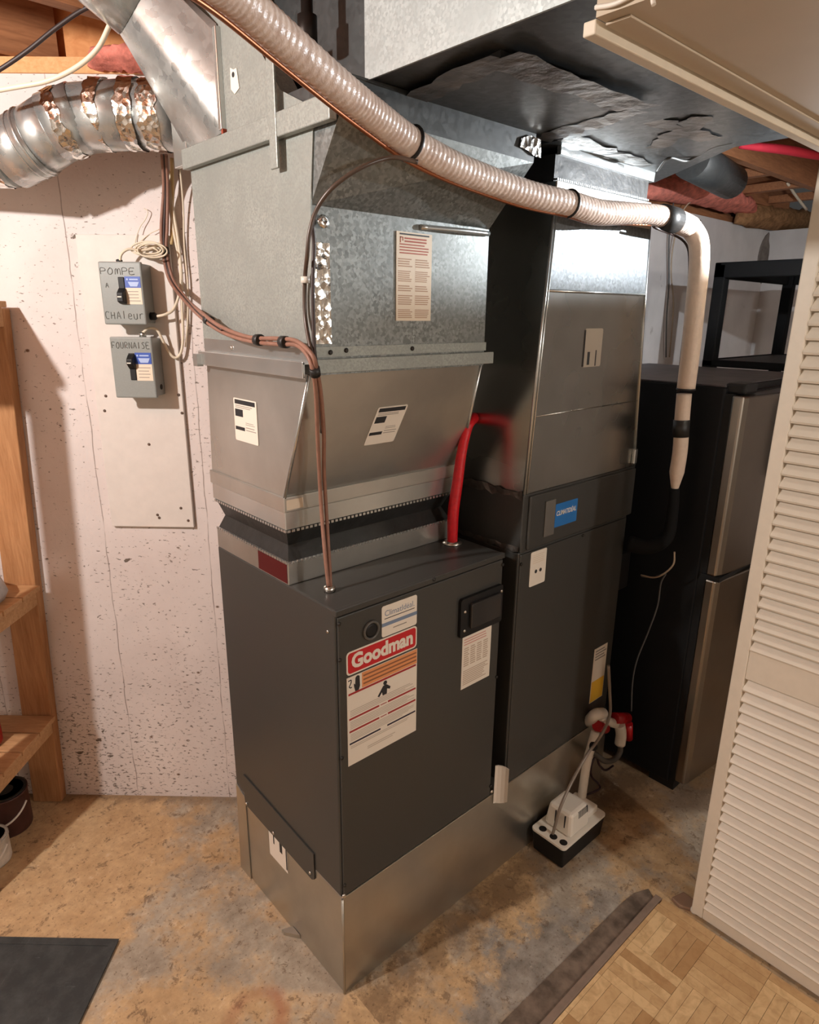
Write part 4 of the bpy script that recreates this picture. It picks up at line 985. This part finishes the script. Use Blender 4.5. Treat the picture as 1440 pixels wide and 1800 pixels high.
fluff('insulation_batt', 'pink insulation stuffed above the sill behind the round duct', wpx(160, 122, .02), wpx(275, 130, .02), wpx(268, 80, .02), wpx(170, 92, .02), WN*0.07, M_pink, 0.008)
fluff('insulation_batt', 'orange-tan insulation batt hanging over the far white wall right of the duct collar', at(1120, 345, 'y', 0.80), at(1320, 380, 'y', 0.80), at(1300, 345, 'y', 0.80), at(1150, 290, 'y', 0.80), (0, -0.12, 0), M_pink, 0.02)
fluff('insulation_batt', 'brown insulation batt beyond the dark sill at upper right, near the door', at(1290, 392, 'y', 0.80), at(1440, 420, 'y', 0.80), at(1440, 375, 'y', 0.80), at(1300, 350, 'y', 0.80), (0, -0.10, 0), M_tan, 0.02)

# black iron pipe above the slanting pipe
ip = MB(); b0 = at(541, 62, 'x', 0.03)
ip.lathe(b0, (0, 0, 1), [(0.010, -0.02), (0.018, -0.018), (0.018, 0.030), (0.011, 0.032), (0.011, 0.22)], 20)
solo('iron_gas_pipe', ip, plain('black_iron', (0.03, 0.025, 0.022), 0.4, 0.6), 'short black iron pipe with coupling hanging behind the slanting white pipe', 'pipe', tuple(b0))

# ================================================================ PUMP AND DRAIN
pu = thing('condensate_pump', 'small white and black condensate pump on the floor in front of the metal base', 'pump', (0.9, -0.08, 0))
px0, px1, py0, py1 = 0.775, 1.020, -0.148, -0.018
part('tank', MB().hexa([(px0+0.008, py0+0.006, 0.001), (px1-0.008, py0+0.006, 0.001), (px1-0.008, py1-0.004, 0.001), (px0+0.008, py1-0.004, 0.001)], [(px0, py0, 0.082), (px1, py0, 0.082), (px1, py1, 0.082), (px0, py1, 0.082)]), M_black, pu, 0.006)
FZ = lambda u, v, w=0.0: Vector((u, v, w))
lid = part('lid', rrect(FZ, px0-0.003, px1+0.003, py0-0.003, py1+0.003, 0.014, 0.082, 0.092), M_white, pu, 0.002)
for x, y in ((px0+0.022, py0+0.018), (px0+0.020, py1-0.030), (px0+0.018, py1-0.075)):
    part('inlet_hole', MB().lathe((x, y, 0.0921), (0, 0, 1), [(0.013, 0), (0.013, 0.0006)], 20), M_black, lid)
mc = part('motor_cover', MB().hexa([(0.822, -0.140, 0.092), (0.935, -0.140, 0.092), (0.935, -0.030, 0.092), (0.822, -0.030, 0.092)], [(0.830, -0.132, 0.180), (0.925, -0.132, 0.180), (0.925, -0.040, 0.180), (0.830, -0.040, 0.180)]), M_white, pu, 0.012)
m = MB()
for i in range(9):
    a = 0.868+0.0062*i; yv = lambda z: -0.1408+0.008*(z-0.092)/0.088
    m.hexa([(a, yv(.148), .148), (a+.0026, yv(.148), .148), (a+.0026, yv(.148)+.004, .148), (a, yv(.148)+.004, .148)], [(a, yv(.172), .172), (a+.0026, yv(.172), .172), (a+.0026, yv(.172)+.004, .172), (a, yv(.172)+.004, .172)])
part('vent_slots', m, M_ink, mc)
m = MB(); m.box((0.8245, -0.112, 0.12), (0.830, -0.108, 0.165)); m.box((0.8245, -0.075, 0.12), (0.830, -0.071, 0.165))
part('side_slots', m, M_ink, mc)
part('float_housing', MB().box((0.935, -0.125, 0.092), (1.005, -0.032, 0.120)), M_white, pu, 0.006)
dt = thing('drain_trap', 'white plastic drain trap with red cleanout caps at the lower right of the tall cabinet', 'pipe', tuple(at(1075, 1275, 'y', -0.05)))
yd = -0.05
T_ = lambda x, y, yy=yd: at(x, y, 'y', yy)
part('stub', MB().tube([T_(1035, 1268, 0.0), T_(1047, 1256), T_(1060, 1254)], 0.020, 16), M_pvc, dt)
part('tee', MB().tube([T_(1056, 1258), T_(1070, 1268), T_(1082, 1272)], 0.017, 16), M_pvc, dt)
part('red_cap', MB().tube([T_(1050, 1276), T_(1064, 1280)], 0.019, 16, 0), M_redplastic, dt)
part('red_cap', MB().tube([T_(1079, 1263), T_(1102, 1262)], 0.021, 16, 0), M_redplastic, dt)
part('red_cap', MB().tube([T_(1105, 1272), T_(1105, 1298)], 0.016, 16, 0), M_redplastic, dt)
part('down_leg', MB().tube([T_(1089, 1272), T_(1092, 1290), T_(1090, 1308)], 0.020, 16), M_pvc, dt)
part('grey_hose', MB().tube([T_(1091, 1306), T_(1090, 1322), T_(1080, 1335), T_(1064, 1338), T_(1050, 1328), T_(1040, 1320)], 0.0105, 12), plain('grey_hose', hexc(88, 84, 80), 0.5), dt)
part('inlet_pipe', MB().tube([T_(1047, 1285), T_(1040, 1310), (1.012, -0.060, 0.24), (0.998, -0.062, 0.09)], 0.015, 14), M_pvc, dt)
part('black_clip', MB().lathe(T_(1040, 1311, -0.07), (0, -1, 0.3), [(0.014, 0), (0.016, 0.01), (0.010, 0.018)], 10), M_black, dt)
wire('vinyl_tube', 'murky vinyl tube looping up from the pump past the red caps', [Vector((0.800, -0.085, 0.093)), Vector((0.802, -0.090, 0.13)), at(985, 1420, 'y', -0.10), at(1005, 1375, 'y', -0.09), at(1030, 1330, 'y', -0.09), at(1052, 1300, 'y', -0.085), at(1066, 1275, 'y', -0.08), at(1073, 1250, 'y', -0.06), at(1072, 1215, 'y', -0.03), at(1070, 1170, 'y', -0.02)], 0.0055, M_clear, 'tube')
wire('pump_cord', 'purple-black cord curling from behind the pump under the grey trap hose', [Vector((1.01, -0.05, 0.10)), T_(1055, 1385), T_(1040, 1365), T_(1040, 1345), T_(1048, 1330), T_(1054, 1345), T_(1065, 1354), T_(1078, 1346)], 0.004, plain('purple_black_cord', hexc(52, 34, 42), 0.45), 'cord')
wire('grey_cord', 'thin grey cord hanging in front of the black fridge side', [at(1128, 1013, 'x', 1.29), at(1150, 1015, 'x', 1.29), at(1170, 1008, 'x', 1.29), at(1162, 1025, 'x', 1.30), at(1156, 1065, 'x', 1.31), at(1140, 1110, 'x', 1.31), at(1120, 1160, 'x', 1.31), at(1112, 1200, 'x', 1.31), at(1110, 1250, 'x', 1.31)], 0.0028, M_greywire, 'cord')
wire('tan_tube', 'thin tan tube curving below the black pipe elbow beside the tall cabinet', [at(1127, 1011, 'x', 1.285), at(1150, 1015, 'x', 1.28), at(1168, 1008, 'x', 1.275), at(1184, 992, 'x', 1.27), at(1186, 970, 'x', 1.27)], 0.003, plain('tan_tube', hexc(150, 128, 104), 0.4), 'tube')

# ================================================================ FRIDGE AND RACK
FX0, FX1 = 1.412, 2.20
fr_ = thing('refrigerator', 'black-sided refrigerator with stainless doors standing behind the louvred door', 'refrigerator', (1.8, 0.15, 0))
part('cabinet', MB().box((FX0, -0.180, 0.03), (FX1, 0.52, 1.535)), M_deep, fr_, 0.006)
part('top_panel', MB().box((FX0+0.004, -0.175, 1.5352), (FX1-0.004, 0.515, 1.539)), plain('grey_top', hexc(74, 68, 68), 0.5, 0, 0.4, 0.3, 12), fr_)  # top panel greyer than the black cabinet
part('gasket', MB().box((FX0+0.006, -0.206, 0.05), (FX1-0.006, -0.180, 1.515)), M_black, fr_)
zs = at(1290, 1000, 'y', -0.24).z
def door_(z0, z1):
    m = MB(); prof = []
    n = 10
    w = FX1-FX0
    pts = [Vector((FX0-0.004, -0.206, 0)), Vector((FX0-0.004, -0.240, 0))]
    for i in range(n+1):
        a = math.pi*i/n; pts.append(Vector((FX0+0.02+(w-0.04)*i/n, -0.250-0.028*math.sin(a), 0)))
    pts += [Vector((FX1+0.004, -0.232, 0)), Vector((FX1+0.004, -0.196, 0))]
    m.prism([p+Vector((0, 0, z0)) for p in pts], (0, 0, z1-z0))
    return m
d1 = part('lower_door', door_(0.055, zs-0.008), M_steel, fr_, 0.006)
d2_ = part('freezer_door', door_(zs+0.008, 1.512), M_steel, fr_, 0.006)
part('split_trim', MB().box((FX0-0.002, -0.255, zs-0.008), (FX1, -0.19, zs+0.008)), M_black, fr_)
hx = FX0+0.24
for dd, z0, z1 in ((d1, 0.62, zs-0.05), (d2_, 1.22, 1.48)):
    m = MB(); m.tube([(hx+0.04, -0.262, z0), (hx+0.04, -0.305, z0+0.02), (hx+0.04, -0.305, z1-0.02), (hx+0.04, -0.262, z1)], 0.010, 12, 5)
    part('handle', m, M_black, dd)
part('hinge_cover', MB().box((FX0+0.02, -0.235, 1.514), (FX0+0.12, -0.17, 1.548)), M_black, fr_, 0.008)
part('toe_kick', MB().box((FX0+0.01, -0.20, 0.0), (FX1-0.01, -0.10, 0.05)), M_black, fr_)

M_rack = plain('matte_black_resin', (0.004, 0.004, 0.0042), 0.8, 0, 0.1)
rk = thing('storage_rack', 'black plastic shelving unit rising behind the fridge top, slatted shelf', 'rack', (2.8, 0.05, 0))
kx0, kx1, ky0, ky1 = 2.30, 3.16, -0.16, 0.312
for x in (kx0, kx1-0.055):
    for y in (ky0, ky1-0.05):
        part('post', MB().box((x, y, 0), (x+0.055, y+0.05, 1.975)), M_rack, rk, 0.006)
for z0, z1 in ((1.915, 1.98), (1.535, 1.565), (0.98, 1.02), (0.40, 0.44)):
    m = MB()
    m.box((kx0, ky0, z0), (kx0+0.035, ky1, z1)); m.box((kx1-0.035, ky0, z0), (kx1, ky1, z1)); m.box((kx0, ky0, z0), (kx1, ky0+0.03, z1)); m.box((kx0, ky1-0.03, z0), (kx1, ky1, z1))
    sh = part('shelf_frame', m, M_rack, rk, 0.004)
    if z0 < 1.9:
        m = MB(); n = 24
        for i in range(n): m.box((kx0+0.035+(kx1-kx0-0.07)*i/n, ky0+0.03, z1-0.012), (kx0+0.035+(kx1-kx0-0.07)*(i+0.7)/n, ky1-0.03, z1-0.003))
        part('shelf_slats', m, plain('dark_grey_plastic', (0.03, 0.03, 0.03), 0.5), sh)
# cement patch and wires on the far wall
cp = MB(); p = at(1350, 455, 'y', 0.822)
cp.lathe(p, (0, -1, 0), [(0.17, 0), (0.16, 0.004), (0.12, 0.006), (0.09, 0.016), (0.05, 0.02)], 22)
solo('cement_patch', cp, plain('grey_cement', hexc(120, 112, 106), 0.9, 0, 0.2, 0.35, 12, 0.8, 20), 'round grey cement plug in the far white wall above the black rack', 'wall patch', tuple(p))
wire('hanging_wire', 'thin wire hanging on far white wall, left of the descending pipe', [at(1188, 340, 'y', 0.80), at(1180, 380, 'y', 0.80), at(1176, 430, 'y', 0.80), at(1176, 500, 'y', 0.80), at(1172, 560, 'y', 0.80), at(1171, 628, 'y', 0.80)], 0.004, M_greywire, 'wire')
wire('hanging_wire', 'pale wire drooping from the insulation down the far wall to the fridge top', [at(1252, 300, 'y', 0.72), at(1228, 340, 'y', 0.74), at(1200, 372, 'y', 0.78), at(1184, 430, 'y', 0.79), at(1180, 480, 'y', 0.79), at(1184, 540, 'y', 0.79), at(1177, 628, 'y', 0.79)], 0.004, plain('tan_wire', hexc(170, 150, 128), 0.5), 'wire')
wire('duct_wire', 'grey wire draped under the trunk duct end at upper right', [at(1156, 300, 'z', 2.13), at(1175, 278, 'z', 2.13), at(1205, 283, 'z', 2.14), at(1230, 272, 'z', 2.15), at(1255, 258, 'z', 2.15), at(1290, 250, 'z', 2.15)], 0.003, M_greywire, 'wire')
wire('joist_cable', 'short white cable end sticking down between the joists beside the door', [at(1385, 322, 'z', 2.44), at(1400, 345, 'z', 2.40), at(1418, 368, 'z', 2.36)], 0.007, M_whitewire)
m = MB(); m.tube([at(1300, 256, 'z', 2.40), at(1340, 259, 'z', 2.39), at(1385, 264, 'z', 2.39), at(1440, 274, 'z', 2.39), at(1490, 280, 'z', 2.40)], lambda t: 0.011+0.006*math.sin(3.14*t), 12)
solo('red_strap', m, M_redrag, 'red strap lying against the joists just above the louvred door', 'strap', tuple(at(1340, 259, 'z', 2.39)))
m = MB(); m.tube([at(1215, 280, 'z', 2.33), at(1285, 320, 'z', 2.33)], 0.07, 20, 0)
solo('far_branch_pipe', m, M_zdark, 'dull round metal duct between joists at upper right beyond trunk end', 'duct', tuple(at(1215, 280, 'z', 2.33)))

# ================================================================ WOODEN SHELF UNIT
sh = thing('wooden_shelving', 'raw pine shelving unit at the left edge against the white wall', 'shelf', tuple(WL(-1.2, 0, 0.2)), ang)
DEP = 0.47
lean = lambda s, z, o: WL(s+0.043*z, z, o)           # the unit leans a little to the right
part('upright', MB().box((-1.232, 0.0, 0.004), (-1.127, 1.752, 0.042), lean), M_pine, sh, 0.003)
part('upright', MB().box((-1.200, 0.0, DEP-0.02), (-1.127, 1.752, DEP+0.018), lean), M_pine, sh, 0.003)
for z in (0.30, 0.80, 1.70):
    sl_ = part('side_rail', MB().box((-1.155, z, 0.042), (-1.127, z+0.055, DEP-0.02), lean), M_pineh, sh, 0.002)
    m = MB()
    for i in range(4):
        w = (DEP-0.06)/4; m.box((-2.10, z+0.055, 0.046+i*w), (-1.110, z+0.073, 0.046+(i+0.94)*w), lean)
    part('shelf_boards', m, M_pineh, sh, 0.002)
    part('front_rail', MB().box((-2.10, z, DEP-0.06), (-1.155, z+0.055, DEP-0.022), lean), M_pineh, sh, 0.002)
# things on and under it
bg = MB(); c = lean(-1.25, 0.873, 0.20)
bg.lathe(c, (0, 0, 1), [(0.10, 0), (0.115, 0.03), (0.10, 0.07), (0.055, 0.10), (0.01, 0.115)], 11)
solo('plastic_bag', bg, M_cloth, 'crumpled grey bag on the middle pine shelf', 'bag', tuple(c))
rb = MB(); c = lean(-1.26, 0.373, 0.22); rb.lathe(c, (0, 0, 1), [(0.055, 0), (0.062, 0.01), (0.062, 0.17), (0.058, 0.18), (0.03, 0.20)], 24)
solo('red_jug', rb, M_redplastic, 'red container at the frame edge on the lower pine shelf', 'container', tuple(c))
def can(name, label, c, r, h, mat, lidmat, handle=True):
    o = thing(name, label, 'paint can', tuple(c), 0.0, 'paint cans under the shelf')
    part('body', MB().lathe(c, (0, 0, 1), [(r*0.97, 0), (r, 0.006), (r, h-0.008), (r*1.03, h-0.006), (r*1.03, h)], 32), mat, o)
    part('lid', MB().lathe(Vector(c)+Vector((0, 0, h)), (0, 0, 1), [(r*0.98, 0), (r*0.98, 0.003), (r*0.86, 0.004), (r*0.84, -0.001), (r*0.4, 0.0), (r*0.3, 0.002)], 32), lidmat, o)
    if handle:
        m = MB(); c = Vector(c)
        e = WD.copy(); pts = [c+e*r*1.02*math.cos(a)+Vector((0, 0, h*0.72))+WN*(r*1.05*math.sin(a))-Vector((0, 0, 0.055*math.sin(a))) for a in [math.pi*i/10 for i in range(11)]]
        m.tube(pts, 0.0035, 8, 3); part('wire_handle', m, M_pvc, o)
M_splat = plain('paint_splattered_white', hexc(206, 198, 186), 0.5, 0, 0.4, 0.3, 18)
M_maroon = plain('maroon_can', hexc(74, 44, 38), 0.45, 0, 0.4, 0.3, 14)
can('paint_can', 'dark maroon paint can on the floor beneath the lowest pine shelf', WL(-1.245, 0.0, 0.16), 0.070, 0.150, M_maroon, M_darkscrew)
can('paint_can', 'paint-splattered white can on the floor in front of the maroon one', at(-12, 1512, 'z', 0.0), 0.056, 0.095, M_splat, M_splat)

# rubber mat
mt = MB(); c0 = at(210, 1655, 'z', 0.0)
fm = lambda a, b, c: c0+WD*a+WN*b+Vector((0, 0, c))
mt.box((-0.75, 0.0, 0.001), (0.0, 0.75, 0.009), fm)
mo = solo('rubber_mat', mt, M_matr, 'dark grey scuffed rubber mat lying on concrete floor at the bottom left', 'mat', tuple(c0), ang, 0.004)
m = MB()
m.box((-0.75, 0.0, 0.009), (0.0, 0.022, 0.0105), fm); m.box((-0.022, 0.022, 0.009), (0.0, 0.75, 0.0105), fm)
part('raised_border', m, M_matr, mo)
